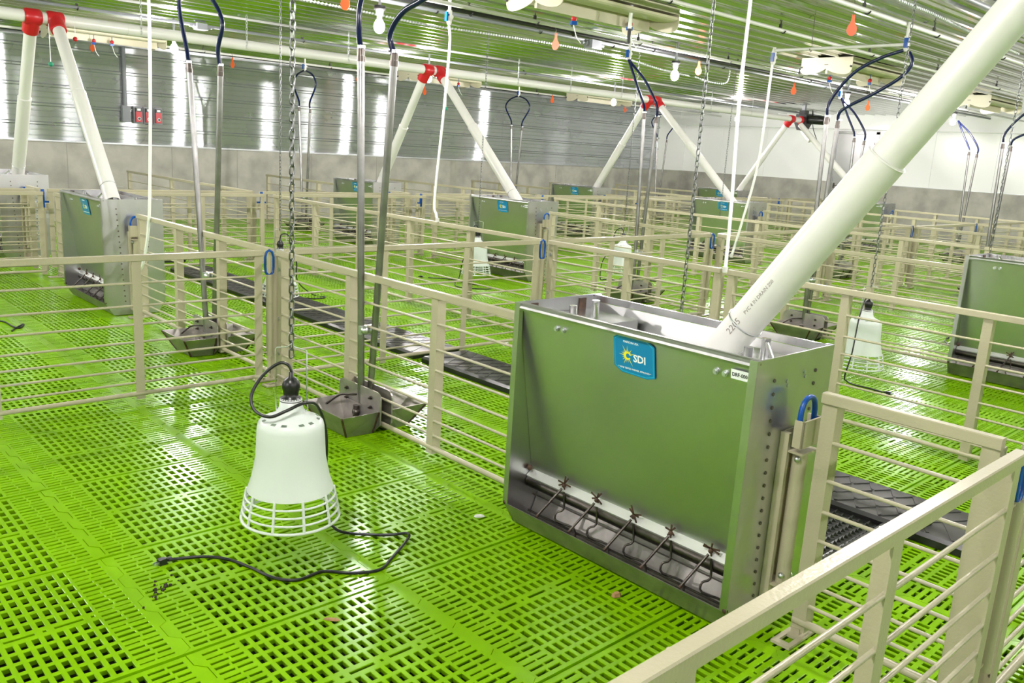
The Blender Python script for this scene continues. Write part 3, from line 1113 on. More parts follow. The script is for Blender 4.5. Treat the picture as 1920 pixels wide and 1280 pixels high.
drinker(FX[6], YW1 + .1, 'far drinker before the white right wall, right of the big tube', d1b['t1'], d1b['t2'], d1b['hose1'], d1b['hose2'], None)
for k, lab in ((2, 'back-row drinker with looped navy hoses behind the hanging chain'), (4, 'back-row drinker with looped navy hoses right of centre'), (6, 'back-row drinker near the far corner of the walls')):
    d2 = row2(YW2)
    drinker(FX[k], YW2, lab, d2['t1'], d2['t2'], d2['hose1'], d2['hose2'], None)
    valve(FX[k], YW2 + .01, 2.48, ['', '', 'white ball valve above left hose loop by the siding', '', 'white ball valve above right hose loop by the siding', '', 'white ball valve near the far wall corner'][k])

# ================================================================== HEAT LAMPS
ZS = .92


def lamp_meshes():
    P = {}
    n = 60
    pr = [(.139, .105), (.1255, .150), (.118, .19), (.112, .225), (.109, .29), (.1065, .335), (.103, .352), (.094, .362),
          (.082, .367), (.060, .377), (.047, .388), (.038, .405), (.034, .440)]
    inner = [(r - .0022, z) for r, z in reversed(pr)]
    prof = pr + inner + [pr[0]]
    m = len(pr)

    def skip(i, k):
        q = k % 10
        hit = q in (0, 1, 4, 5)
        if i == 7 and hit:
            return True
        return i == 2 * m - 2 - 7 and hit
    P['shade'] = MB().lathe(prof, n=n, skip=skip).mesh('lamp_shade', 'shade_plastic')
    mb = MB()
    for z in (0.0, .027, .054, .081):
        r = .158 - z * .18
        mb.tube([(r * math.cos(2 * PI * k / 40), r * math.sin(2 * PI * k / 40), z) for k in range(40)], .0042 if z else .0055, 6, closed=True)
    for k in range(10):
        a = 2 * PI * k / 10 + .2
        c, s = math.cos(a), math.sin(a)
        mb.tube([(.158 * c, .158 * s, 0), (.139 * c, .139 * s, .108)], .0048, 6)
    P['guard'] = mb.mesh('guard', 'shade_plastic')
    P['socket'] = MB().lathe([(.001, .535), (.007, .532), (.0085, .515), (.018, .510), (.026, .498), (.029, .480), (.025, .462), (.023, .445), (.034, .440), (.036, .430), (.033, .418), (.001, .418)], n=24).mesh('socket', 'black_rubber')
    P['collar'] = MB().lathe([(.034, .436), (.0355, .436), (.037, .378), (.0345, .378)], n=24).mesh('neck_collar', 'shade_plastic')
    b = []
    for s in (-1, 1):
        b.append([(s * .046, 0, .385), (s * .052, .012, .40), (s * .050, 0, .44), (s * .049, 0, .610)])
    bail = b[0] + [(-.045, 0, .617), (-.012, 0, .621), (0, 0, .632), (.012, 0, .621), (.045, 0, .613)] + list(reversed(b[1]))
    P['bail'] = MB().tube(bail, .0022, 6).mesh('bail_wire', 'zinc')
    P['bulb'] = MB().lathe([(.001, .20), (.03, .21), (.058, .24), (.058, .27), (.03, .33), (.020, .40)], n=16).mesh('heat_bulb', 'shade_plastic')
    P['plug'] = MB().box(-.015, -.010, 0, .012, .010, .020).tube([(.012, 0, .010), (.035, 0, .010)], [.009, .005], 8).mesh('plug', 'black_rubber')
    P['prong'] = MB().box(-.033, -.006, .008, -.015, -.004, .014).box(-.033, .004, .008, -.015, .006, .014).mesh('prong', 'zinc')
    for k in ('shade', 'guard', 'socket', 'collar', 'bail', 'bulb'):
        for v in P[k].vertices:
            v.co.z *= ZS
    return P


LP = lamp_meshes()


def chain_mesh(length, pitch, r, seg=8, sec=4):
    mb = MB()
    nl = int(length / pitch)
    half, wd = pitch * .5 + r * 1.1, pitch * .30
    for i in range(nl):
        zc = pitch * (i + .5)
        pts = []
        for k in range(seg):
            a = 2 * PI * (k + .5) / seg
            u = wd * math.cos(a)
            v = math.copysign(max(0, half - wd), math.sin(a)) + wd * math.sin(a)
            pts.append((u, 0, zc + v) if i % 2 == 0 else (0, u, zc + v))
        mb.tube(pts, r, sec, closed=True)
    return mb


def chain(x, y, z0, z1, label, pitch=.026, r=.0027, seg=8, sec=4):
    o = part('hanging_chain', chain_mesh(z1 - z0, pitch, r, seg, sec), 'chain_steel', None, (x, y, z0))
    return tag(o, label, 'chain', 'lamp chains')


def heat_lamp(x, y, z, label, rz, cord, plug=None):
    t = thing('heat_lamp', label, 'lamp', (x, y, z), rz, 'white heat lamp guards')
    put('lamp_shade', LP['shade'], t)
    put('guard', LP['guard'], t)
    put('socket', LP['socket'], t)
    put('neck_collar', LP['collar'], t)
    put('bail_wire', LP['bail'], t)
    put('heat_bulb', LP['bulb'], t)
    # cord points are world coordinates
    ca, sa = math.cos(-rz), math.sin(-rz)

    def L(p):
        dx, dy = p[0] - x, p[1] - y
        return (dx * ca - dy * sa, dx * sa + dy * ca, p[2] - z)
    c = part('cord', MB().tube(smooth_path([L(p) for p in cord], 7), .0052, 8), 'black_rubber', t)
    if plug:
        a = Vector(cord[-1])
        p = put('plug', LP['plug'], c, L((plug[0], plug[1], 0.001)), (0, 0, plug[2] - rz))
        put('prong', LP['prong'], p)
    return t


def lp(x, y, du, dz, df=0.0):
    # lamp side offset du to the right seen from the pen gangway, df towards it
    return (x + du * .733 - df * .68, y - du * .68 - df * .733, dz)


X1, Y1, Z1 = 1.306, 2.386, .222
cord1 = [lp(X1, Y1, .003, Z1 + 0.488), lp(X1, Y1, -.010, Z1 + 0.512), lp(X1, Y1, -.040, Z1 + 0.515), lp(X1, Y1, -.085, Z1 + 0.478, .02), lp(X1, Y1, -.112, Z1 + 0.421, .05),
         lp(X1, Y1, -.095, Z1 + 0.379, .075), lp(X1, Y1, -.045, Z1 + 0.363, .085), lp(X1, Y1, .005, Z1 + 0.382, .07), lp(X1, Y1, .05, Z1 + 0.397, .03), lp(X1, Y1, .075, Z1 + 0.363, -.05),
         lp(X1, Y1, .085, Z1 + 0.230, -.145), (1.535, 2.55, .20), (1.575, 2.60, .075), (1.600, 2.56, .014), (1.69, 2.47, .008), (1.745, 2.425, .010), (1.786, 2.384, .02), (1.775, 2.36, .012), (1.647, 2.28, .006),
         (1.56, 2.232, .006), (1.47, 2.27, .006), (1.40, 2.335, .006), (1.30, 2.335, .006), (1.245, 2.40, .006), (1.22, 2.50, .006), (1.185, 2.60, .006), (1.13, 2.665, .006), (1.06, 2.70, .006), (1.02, 2.705, .010)]
heat_lamp(X1, Y1, Z1, 'nearest heat lamp in the foreground, hanging just above the floor', -.745, cord1, (1.0, 2.706, .25))
chain(1.306 + .001, 2.386, Z1 + 0.538, CZ - .02, 'nearest hanging chain holding the foreground heat lamp', .026, .0027, 12, 5)

x, y, z = 3.56, 6.70, .09
heat_lamp(x, y, z, 'heat lamp behind the left gate hinge post, middle pen row', -.7,
          [lp(x, y, 0, z + 0.488), lp(x, y, .01, z + 0.524), lp(x, y, .06, z + 0.529), lp(x, y, .11, z + 0.460), lp(x, y, .125, z + 0.368), lp(x, y, .13, z + 0.276, -.05), (x + .16, y - .02, .2), (4.05, 6.98, .01), (4.10, 6.85, .008), (3.98, 6.82, .006), (3.85, 6.95, .006), (3.80, 7.05, .006), (3.9, 7.12, .006)], (3.93, 7.15, .8))
chain(x, y, z + 0.561, CZ - .02, 'thin chain holding the heat lamp behind the left gate', .028, .0026, 8, 4)
x, y, z = 6.06, 7.00, .1
heat_lamp(x, y, z, 'heat lamp in front of the central middle-row feeder', -.7,
          [lp(x, y, 0, z + 0.488), lp(x, y, -.02, z + 0.524), lp(x, y, -.05, z + 0.506), lp(x, y, -.055, z + 0.414, .03), lp(x, y, -.09, z + 0.276, .06), lp(x, y, -.15, z + 0.138, .03), lp(x, y, -.18, .06), (5.67, 6.86, .008), (5.85, 6.60, .006), (6.0, 6.68, .006), (5.92, 6.95, .006), (5.93, 7.25, .006), (5.75, 7.45, .006)], (5.71, 7.52, 2.2))
chain(x, y, z + 0.561, CZ - .02, 'thin chain holding the heat lamp by the central feeder', .028, .0026, 8, 4)
x, y, z = 7.76, 6.38, .1
heat_lamp(x, y, z, 'heat lamp left of the central twin drinker pipes', -.7,
          [lp(x, y, 0, z + 0.488), lp(x, y, -.03, z + 0.529), lp(x, y, -.09, z + 0.497), lp(x, y, -.12, z + 0.386), lp(x, y, -.14, z + 0.276), lp(x, y, -.22, z + 0.129), lp(x, y, -.23, .03), (7.72, 6.55, .008), (7.9, 6.38, .006), (8.15, 6.30, .006), (8.28, 6.18, .006), (8.42, 6.35, .006), (8.3, 6.5, .006)], (8.25, 6.55, 2.4))
chain(x, y, z + 0.561, CZ - .02, 'thin chain holding the heat lamp near the central drinker', .028, .0026, 8, 4)
x, y, z = 5.86, 2.57, .1
heat_lamp(x, y, z, 'heat lamp at right with two cord strands down its side', -.7,
          [lp(x, y, 0, z + 0.488), lp(x, y, -.04, z + 0.478, .03), lp(x, y, -.08, z + 0.368, .07), lp(x, y, -.10, z + 0.258, .10), lp(x, y, -.12, z + 0.110, .13), lp(x, y, -.15, .05, .14), (5.70, 2.57, .008), (5.66, 2.50, .006), (5.66, 2.38, .006), (5.64, 2.29, .008)], (5.64, 2.25, 1.6))
chain(x, y, z + 0.561, CZ - .02, 'chain holding the heat lamp at right, before the big tube', .028, .0027, 8, 4)
x, y, z = 3.55, 2.50, .1
heat_lamp(x, y, z, 'heat lamp hidden behind the foreground feeder', -.7,
          [lp(x, y, 0, z + 0.488), lp(x, y, -.03, z + 0.524), lp(x, y, -.08, z + 0.460), lp(x, y, -.13, z + 0.276), lp(x, y, -.17, .04), (3.62, 2.75, .008), (3.75, 2.8, .006)], (3.79, 2.8, 3.3))
chain(x, y, z + 0.561, CZ - .02, 'long chain hanging behind the foreground feeder', .028, .0028, 12, 5)
x, y, z = 7.88, 2.50, .1
heat_lamp(x, y, z, 'heat lamp hidden behind the feeder at right edge', -.7,
          [lp(x, y, 0, z + 0.488), lp(x, y, -.03, z + 0.524), lp(x, y, -.08, z + 0.460), lp(x, y, -.13, z + 0.276), lp(x, y, -.17, .04), (7.95, 2.75, .008), (8.1, 2.8, .006)], (8.14, 2.8, 3.3))
chain(x, y, z + 0.561, CZ - .02, 'chain hanging behind the feeder at right edge', .028, .0027, 8, 4)
# a loose chain with nothing visible below it
chain(9.95, 6.55, .72, CZ - .02, 'thin far chain hanging before the white drop tube', .030, .0026, 6, 4)

# ================================================================== FEED LINES AND DROP TUBES
def feed_line(y, z, x0, x1, tees, label, hang):
    t = thing('feed_line', label, 'pipe', (0, y, z))
    part('feed_pipe', MB().cyl((x0, 0, 0), (x1, 0, 0), .054, 20), 'pvc_white', t)
    for (xx, dy, dz) in tees:
        d = Vector((0, dy, dz)).normalized()
        mb = MB().lathe([], n=3) if False else MB()
        mb.tube([(xx - .072, 0, 0), (xx - .055, 0, 0), (xx + .055, 0, 0), (xx + .072, 0, 0)], [.060, .073, .073, .060], 20)
        mb.tube([(xx, 0, 0), Vector((xx, 0, 0)) + d * .10, Vector((xx, 0, 0)) + d * .155], [.070, .072, .068], 20)
        o = part('outlet_tee', mb, 'red_plastic', t, label='red plastic outlet tee')
    for xx in hang:
        ch = chain_mesh(CZ - z + .03, .030, .0024, 6, 4)
        part('hanger_chain', ch, 'zinc', t, (xx, -.056, -.035))
    for xx in (x0 + 3.1, x0 + 6.2, x0 + 9.3, x0 + 12.4):
        if xx < x1 - .3:
            part('pipe_joint', MB().cyl((xx - .06, 0, 0), (xx + .06, 0, 0), .0565, 20), 'pvc_white', t)
    return t


def drop_tube(p0, p1, label, split=.35, r0=.053, r1=.060, printing=False):
    p0, p1 = Vector(p0), Vector(p1)
    t = thing('drop_tube', label, 'feed tube', tuple(p0), 0, 'white feed drop tubes')
    d = p1 - p0
    m = d * split
    part('upper_tube', MB().tube([(0, 0, 0), m + d.normalized() * .05], r0, 24), 'pvc_white', t)
    dn = d.normalized()
    lt = MB().tube([m, d], r1, 28, caps=False)
    lt.tube([m, m + dn * .004], [r1 - .001, r1 + .003], 28)
    part('lower_tube', lt, 'pvc_white', t)
    # wire tie around the lower end
    a = Vector((1, 0, 0))
    b = dn.cross(a).normalized()
    c = p1 - p0 - dn * .18
    q = [c + a * (r1 + .003) * math.cos(2 * PI * k / 20) + b * (r1 + .003) * math.sin(2 * PI * k / 20) for k in range(20)]
    mb = MB().tube(q, .0024, 5, closed=True)
    mb.tube([q[0], q[0] + Vector((.05, -.01, .0))], .0022, 5)
    part('wire_tie', mb, 'zinc', t)
    if printing:
        # printed pipe marking along the lower end, facing the pen
        for s, off, sz in (('PVC 4 IN DRAIN 200', .30, .016), ('2205', .17, .03)):
            me = text_mesh(s, sz, 'grey_print')
            n = (Vector((-.8, -.25, .35)))
            n = (n - dn * n.dot(dn)).normalized()
            u = -dn
            v = n.cross(u)
            mw = Matrix(((u.x, v.x, n.x), (u.y, v.y, n.y), (u.z, v.z, n.z))).to_4x4()
            mw.translation = d - dn * off + n * (r1 + .0002)
            o = put('pipe_print', me, t)
            o.matrix_local = mw
    return t


FLY, FLZ = 8.97, 2.352
tees = []
for k in (0, 2, 4, 6):
    tees += [(FX[k] - .06, .75, -.95), (FX[k] + .125, -.80, -.72)]
feed_line(FLY, FLZ, -3.0, FX[6] + .30, tees[:-1], 'white feed pipe with red tees running along the ceiling, back', [1.5, 3.26, 4.35, 5.6, 8.3, 9.35, 10.5, 12.9, 14.2])
names = {0: 'leftmost', 2: 'centre', 4: 'right of centre', 6: 'far right'}
lr = {0: 'white drop tube to the feeder cut off by left edge', 2: 'white drop tube behind tall drinker pipes, leaning left', 4: 'white drop tube leaning left to the far back-row feeder', 6: 'white drop tube from the black motor, leaning left'}
rr = {0: 'white drop tube to the riveted feeder at left', 2: 'white drop tube to the central middle-row feeder', 4: 'white drop tube to the feeder behind hanging chain', 6: 'white drop tube under the motor, leaning right, before steel door'}
for k in (0, 2, 4, 6):
    a = Vector((FX[k] - .06, FLY, FLZ)) + Vector((0, .75, -.95)).normalized() * .14
    drop_tube(a, (FX[k] - .02, M2 + .16, .84), lr[k], .42)
    a = Vector((FX[k] + .125, FLY, FLZ)) + Vector((0, -.80, -.72)).normalized() * .14
    drop_tube(a, (FX[k] - .01, M1 + .40, .84), rr[k], .40)
# front feed line, out of the frame above the near feeders
feed_line(.44, 2.37, -2.0, 14.0, [(FX[0] + .05, .8, -1.0), (FX[2] + .05, .8, -1.0)], 'white feed pipe above the front pen row', [1.0, 3.2, 5.4, 7.8, 10.2])
pm0 = Vector((FX[0] + .05, .44, 2.37)) + Vector((0, .8, -1.0)).normalized() * .14
drop_tube(pm0, (FX[0] + .03, 1.55, .80), 'big white feed tube slanting across right side into foreground feeder', .53, .0515, .0585, True)
drop_tube(Vector((FX[2] + .05, .44, 2.37)) + Vector((0, .8, -1.0)).normalized() * .14, (FX[2] + .03, 1.55, .80), 'white feed tube into the feeder at right edge', .53)

# drive motor at the end of the back feed line
mt = thing('feed_motor', 'black auger motor with grey cable at end of back feed pipe', 'motor', (FX[6] + .30, FLY, FLZ))
part('gearbox', MB().prism([(-.13, -.06), (-.06, -.19), (.06, -.19), (.13, -.06), (.11, .12), (-.11, .12)], 0, .22, 'x').box(.02, -.06, .12, .18, .06, .19), 'black_rubber', mt)
part('motor_body', MB().tube([(.10, -.10, .02), (.13, -.14, .02), (.36, -.38, .02), (.38, -.40, .02)], [.06, .085, .085, .05], 16), 'black_rubber', mt)
part('mount_plate', MB().box(.06, -.03, .19, .12, .03, .31), 'grey_paint', mt)
part('red_boot', MB().tube([(-.05, 0, 0), (.01, 0, 0)], [.06, .085], 16), 'red_plastic', mt)
part('sensor_box', MB().cyl((.10, -.12, -.30), (.10, -.22, -.38), .06, 14).cyl((.08, -.02, -.19), (.10, -.15, -.34), .045, 14), 'pvc_white', mt)
part('power_cord', MB().tube(smooth_path([(.2, -.15, .10), (.15, -.15, .2), (.1, -.2, .0), (.12, -.25, -.2), (.2, -.35, -.45), (.28, -.40, -.55), (.2, -.22, -.42)], 5), .008, 6), 'black_rubber', mt)

# ================================================================== WHITE WATER TUBES
def white_tube(x, pts, label, r=.0112, zend=None):
    t = thing('water_tube', label, 'tube', (x, pts[0][0], pts[0][1]), 0, 'white flexible water tubes')
    part('tube', MB().tube(smooth_path([(0, a - pts[0][0], b - pts[0][1]) for a, b in pts], 8), r, 10), 'white_panel', t)
    part('end_fitting', MB().cyl((0, pts[-1][0] - pts[0][0], pts[-1][1] - pts[0][1] - .02), (0, pts[-1][0] - pts[0][0], pts[-1][1] - pts[0][1] + .015), r * 1.5, 8), 'pvc_white', t)
    return t


white_tube(FX[0] - .03, [(6.27, 2.40), (6.275, 2.0), (6.31, 1.5), (6.37, .95), (6.40, .78), (6.46, .60), (6.55, .44), (6.635, .36)], 'white water tube at left, bending onto the fence by the riveted feeder')
valve(FX[0] - .03, 6.27, 2.47, 'white ball valve above the left white tube')
white_tube(FX[1] - .02, [(5.80, 2.40), (5.78, 2.25), (5.82, 1.75), (5.90, 1.0), (5.87, .86), (5.85, .815)], 'white water tube hanging left of the central feeder')
valve(FX[1] - .02, 5.80, 2.47, 'white ball valve above the middle white tube')
white_tube(FX[1] - .02, [(2.98, 2.42), (2.978, 1.78), (2.95, 1.2), (2.94, .80)], 'white water tube hanging before the feeder behind the chain')
valve(FX[1] - .02, 2.98, 2.48, 'white ball valve above the right white tube')
white_tube(FX[2] - .02, [(4.14, 2.30), (4.16, 1.48), (4.25, .95), (4.32, .62)], 'thin white water tube below horizontal branch pipe')
valve(FX[2] - .02, 4.135, 2.35, 'white ball valve on elbow of the horizontal branch pipe', .03)
br = thing('water_branch_pipe', 'horizontal white branch pipe between two ball valves, upper right', 'pipe', (FX[2] - .02, 0, 2.405))
part('branch_pipe', MB().cyl((0, 3.02, 0), (0, 4.135, 0), .013, 12), 'pvc_white', br)
part('elbow', MB().sphere((0, 4.135, 0), .02, 10, 6).cyl((0, 4.135, 0), (0, 4.135, -.03), .016, 10), 'pvc_white', br)
part('pipe_hook', MB().tube(smooth_path([(0, 3.8, .25), (.006, 3.8, .06), (.018, 3.8, -.005), (0, 3.8, -.022), (-.018, 3.8, -.002)], 4), .003, 5), 'dark_steel', br)

# ================================================================== CEILING SERVICES
def hooks(t, xs, r, dz=0.0):
    for xx in xs:
        m = cached(('hook', round(r, 4)), lambda: MB().tube(smooth_path([(0, .03, CZ - 2.56), (0, .028, r), (0, r + .012, 0), (0, 0, -r - .006), (0, -r - .010, -.004)], 4), .0055, 6).obox((0, .03, r + .02), (.012, 0, 0), (0, .008, 0), (0, 0, .02)).mesh('pipe_hook', 'black_rubber'))
        put('pipe_hook', m, t, (xx, 0, 0))


def run(name, y, z, x0, x1, r, mat, label, hk, cat='pipe'):
    t = thing(name, label, cat, (0, y, z))
    part('pipe' if cat == 'pipe' else 'conduit_tube', MB().cyl((x0, 0, 0), (x1, 0, 0), r, 10), mat, t)
    hooks(t, hk, r)
    return t


g = run('gas_pipe', 6.02, 2.575, MB_X0, 15.3, .021, 'black_rubber', 'black gas pipe along the ceiling with an end elbow', [5.0, 6.3, 7.55, 9.2, 10.9, 12.6, 14.3])
part('gas_elbow', MB().cyl((15.3, 0, .02), (15.3, 0, -.05), .028, 10).cyl((15.3, 0, -.05), (15.3, 0, -.17), .024, 10).tube(smooth_path([(15.3, -.02, -.15), (15.22, -.06, -.17), (15.2, -.08, -.24)], 3), .008, 6), 'black_rubber', g)
run('water_line', 5.76, 2.56, MB_X0, WALL_X - .4, .017, 'pvc_white', 'white water line on hooks beside the black gas pipe', [4.2, 5.55, 7.0, 8.6, 10.2, 12.0, 13.8, 15.8])
run('water_line', 3.05, 2.56, MB_X0, WALL_X - .4, .017, 'pvc_white', 'white water line on hooks across upper right ceiling', [6.2, 7.45, 9.0, 10.6, 12.4])
run('water_line', 4.12, 2.575, MB_X0, WALL_X - .4, .016, 'pvc_white', 'white water line with black hooks above the branch pipe', [5.3, 6.9, 8.6, 10.3, 12.2])
run('water_line', 12.62, 2.56, MB_X0, WALL_X - .4, .017, 'pvc_white', 'white water line along the ceiling near the siding wall', [1.8, 3.3, 5.5, 7.6, 9.9, 12.3, 14.6])
run('light_conduit', 9.95, 2.60, MB_X0, WALL_X - .4, .017, 'grey_paint', 'grey light conduit along the rear ceiling', [1.9, 3.0, 5.6, 6.9, 9.4, 12.2], 'conduit')
run('light_conduit', 6.38, 2.60, MB_X0, WALL_X - .4, .017, 'grey_paint', 'grey light conduit along the middle ceiling', [4.9, 6.2, 7.3, 9.4, 12.0], 'conduit')
run('light_conduit', 2.40, 2.60, MB_X0, WALL_X - .4, .017, 'grey_paint', 'grey light conduit in the upper right ceiling corner', [6.0, 8.2, 10.0], 'conduit')

# light bulbs in sockets (a regular grid over the room)
bulb_me = MB().lathe([(.0005, -.070), (.020, -.064), (.036, -.046), (.042, -.022), (.039, .002), (.026, .026), (.017, .036)], n=14).mesh('bulb', 'bulb_glass')
sock_me = MB().lathe([(.0005, .038), (.019, .036), (.021, .06), (.030, .066), (.032, .10), (.045, .105), (.046, .135), (.0005, .136)], n=16).mesh('lamp_socket', 'socket_grey')
rod_me = MB().cyl((0, 0, .13), (0, 0, .34), .012, 8).mesh('drop_rod', 'grey_paint')
bulbs = [(0.25, 10.0, 'far left bulb outside the picture'), (4.02, 10.02, 'bright bulb near the control boxes at upper left'), (7.38, 9.72, 'bright bulb beside the centre red tees'), (11.35, 9.80, 'bright bulb right of centre under the rear inlet'), (15.45, 10.02, 'bright bulb near the black motor'),
         (0.25, 5.8, 'left bulb outside the picture'), (3.98, 5.90, 'largest bright bulb at top, between navy hoses'), (7.72, 5.84, 'bright bulb right of the central navy hoses'), (11.40, 5.72, 'bright bulb hidden between right navy hoses'), (15.1, 5.7, 'bright bulb hidden behind big white tube'),
         (0.25, 1.4, 'bulb above the foreground gangway'), (3.95, 1.4, 'bulb above the foreground feeder'), (7.68, 1.4, 'bulb beyond the upper right corner'), (11.4, 1.4, 'bulb beyond the right edge'), (15.1, 1.4, 'far bulb beyond the right edge'),
         (0.25, -2.9, 'bulb behind the viewpoint at left'), (3.95, -2.9, 'bulb behind the viewpoint'), (7.68, -2.9, 'bulb behind the viewpoint at right'), (-3.5, 5.8, 'bulb far left of the picture'), (-3.5, 10.0, 'rear bulb far left of the picture'), (-3.5, 1.4, 'front bulb far left of the picture')]
for (x, y, lab) in bulbs:
    t = thing('light_bulb', lab, 'light', (x, y, 2.335), 0, 'bare bulbs on the ceiling')
    put('bulb', bulb_me, t)
    put('lamp_socket', sock_me, t)
    put('drop_rod', rod_me, t)


# air inlets: cream boxes with two curved flaps and scalloped end plates
def inlet_meshes(L=1.36, W=.60):
    P = {}
    z0 = CZ - .022
    h = W / 2
    P['box'] = MB().box(0, -h, -.05, L, h, 0).box(.02, -.012, -.17, L - .02, .012, -.05).mesh('inlet_frame', 'cream_plastic')

    def lobe(s):
        return [(s * t * h, -d) for t, d in ((0, .105), (.12, .128), (.28, .146), (.46, .160), (.64, .168), (.80, .168), (.91, .158), (.97, .140), (1, .115))]
    for s in (-1, 1):
        pts = [(a, b * .62) for a, b in lobe(s)]
        P['flap', s] = MB().sheet(pts, .012, L - .012, 'x', .004 * s).mesh('inlet_flap', 'cream_plastic')
    rl, ll = lobe(1), lobe(-1)
    poly = [(-h, -.05)] + [(a, b - .012) for a, b in reversed(ll)] + [(a, b - .012) for a, b in rl[1:]] + [(h, -.05)]
    P['end'] = MB().prism(poly, 0, .008, 'x').mesh('inlet_end', 'cream_plastic')
    P['pin'] = MB().cyl((-.018, -.292, -.10), (0, -.292, -.10), .011, 8).cyl((-.018, .292, -.10), (0, .292, -.10), .011, 8).box(-.004, -.022, -.078, 0, .022, -.072).mesh('inlet_bracket', 'black_rubber')
    return P


IP = inlet_meshes()


def inlet(x, y, label):
    t = thing('air_inlet', label, 'air inlet', (x, y, CZ - .022), 0, 'cream ceiling air inlets')
    put('inlet_frame', IP['box'], t)
    put('inlet_flap', IP['flap', -1], t)
    put('inlet_flap', IP['flap', 1], t)
    put('inlet_end', IP['end'], t)
    put('inlet_end', IP['end'], t, (1.352, 0, 0))
    put('inlet_bracket', IP['pin'], t)
    return t


inlet(4.58, 4.80, 'large cream air inlet at top centre of the ceiling')
inlet(9.18, 4.90, 'cream air inlet behind the navy hoses at upper right')
inlet(13.85, 5.05, 'cream air inlet behind the big white tube')
inlet(3.30, 12.15, 'cream air inlet behind the red tees at upper left')
inlet(8.80, 12.15, 'cream air inlet behind the centre red tees')
inlet(12.95, 12.15, 'cream air inlet right of centre by the siding')

# orange tags hanging from hooks
tg_poly = []
for k in range(17):
    a = math.radians(-60 + 300 * k / 16) - PI / 2 + math.radians(90)
    a = math.radians(120 + 300 * k / 16)
    tg_poly.append((.036 * math.cos(a), -.105 + .045 * math.sin(a)))
tg_poly = [(-.010, 0), (-.013, -.045)] + [(.036 * math.cos(math.radians(125 + 290 * k / 16)), -.105 + .046 * math.sin(math.radians(125 + 290 * k / 16))) for k in range(17)] + [(.013, -.045), (.010, 0)]
tag_me = MB().prism(tg_poly, -.0015, .0015, 'x').mesh('tag_body', 'orange_plastic')
tagstring_me = MB().cyl((0, .004, .06), (0, .004, .17), .0016, 4).mesh('tag_string', 'dark_steel')
taghook_me = MB().tube(smooth_path([(0, 0, -.008), (0, .006, .01), (0, .0, .03), (0, .012, .045), (0, .004, .06)], 3), .0028, 5).mesh('tag_hook', 'dark_steel')
tags = [(3.93, 12.50, 2.52, 'orange tag at upper left beside the cream inlet'), (5.78, 12.30, 2.50, 'orange tag right of the left bright bulb'), (3.70, 5.95, 2.55, 'orange tag at top edge left of navy hose'),
        (7.88, 12.24, 2.50, 'orange tag left of the tall drinker pipes'), (9.15, 12.15, 2.41, 'orange tag below the centre cream inlet'), (5.92, 5.88, 2.52, 'orange tag on pipe left of grey junction box'),
        (12.25, 12.15, 2.52, 'orange tag right of the right hose loop'), (14.4, 12.1, 2.50, 'orange tag by the siding under the far inlet'), (8.36, 6.0, 2.54, 'orange tag right of the central bright bulb'),
        (6.30, 3.2, 2.56, 'orange tag at upper right near ceiling pipes'), (8.75, 3.30, 2.54, 'orange tag beside the big white tube'), (10.62, 6.08, 2.52, 'orange tag below the right cream inlet'), (13.2, 6.27, 2.50, 'orange tag right of the navy hose bundle')]
for i, (x, y, z, lab) in enumerate(tags):
    t = thing('warning_tag', lab, 'tag', (x, y, z), 0.75 + R.uniform(-.5, .5) - (1.57 if False else 0), 'orange tags hanging from the ceiling')
    put('tag_body', tag_me, t)
    put('tag_hook', taghook_me, t)
    put('tag_string', tagstring_me, t)

# cord clips with red knobs and white tails
clip_r = MB().sphere((0, 0, .02), .024, 10, 6).mesh('red_knob', 'red_plastic')
clip_b = MB().box(-.022, -.014, -.028, .022, .014, .0).cyl((0, 0, -.03), (0, 0, .20), .004, 6).mesh('blue_clip', 'blue_plastic')
clip_t = MB().tube(smooth_path([(0, 0, -.03), (.01, -.01, -.07), (.02, -.03, -.12), (.05, -.05, -.165)], 4), .004, 6).mesh('string_tail', 'white_panel')
for (x, y, z, lab) in [(3.80, 12.02, 2.45, 'left red and blue string clip by the upper left inlet'), (4.02, 12.02, 2.46, 'right red and blue string clip by the upper left inlet'), (5.10, 4.88, 2.45, 'left red and blue string clip under the top centre inlet'), (5.62, 4.75, 2.47, 'right red and blue string clip under the top centre inlet'),
                       (9.68, 5.10, 2.45, 'left red and blue string clip under the right inlet'), (10.02, 4.78, 2.45, 'right red and blue string clip under the right inlet'), (9.60, 11.80, 2.46, 'red and blue string clip near the centre red tees')]:
    t = thing('string_clip', lab, 'clip', (x, y, z), R.uniform(-.4, .4), 'red and blue string clips')
    put('red_knob', clip_r, t)
    put('blue_clip', clip_b, t)
    put('string_tail', clip_t, t)

# actuator chains strung along the ceiling
def strung(pts, label):
    mb = MB()
    P = smooth_path(pts, 8)
    mb.tube(P, .004, 5)
    Pv = [Vector(p) for p in P]
    s = 0
    for i in range(len(Pv) - 1):
        n = max(1, int((Pv[i + 1] - Pv[i]).length / .028))
        for k in range(n):
            c = Pv[i].lerp(Pv[i + 1], k / n)
            mb.obox(c, (.010, 0, .004), (0, .009, 0), (-.003, 0, .007))
    o = part('actuator_chain', mb, 'zinc')
    return tag(o, label, 'chain')


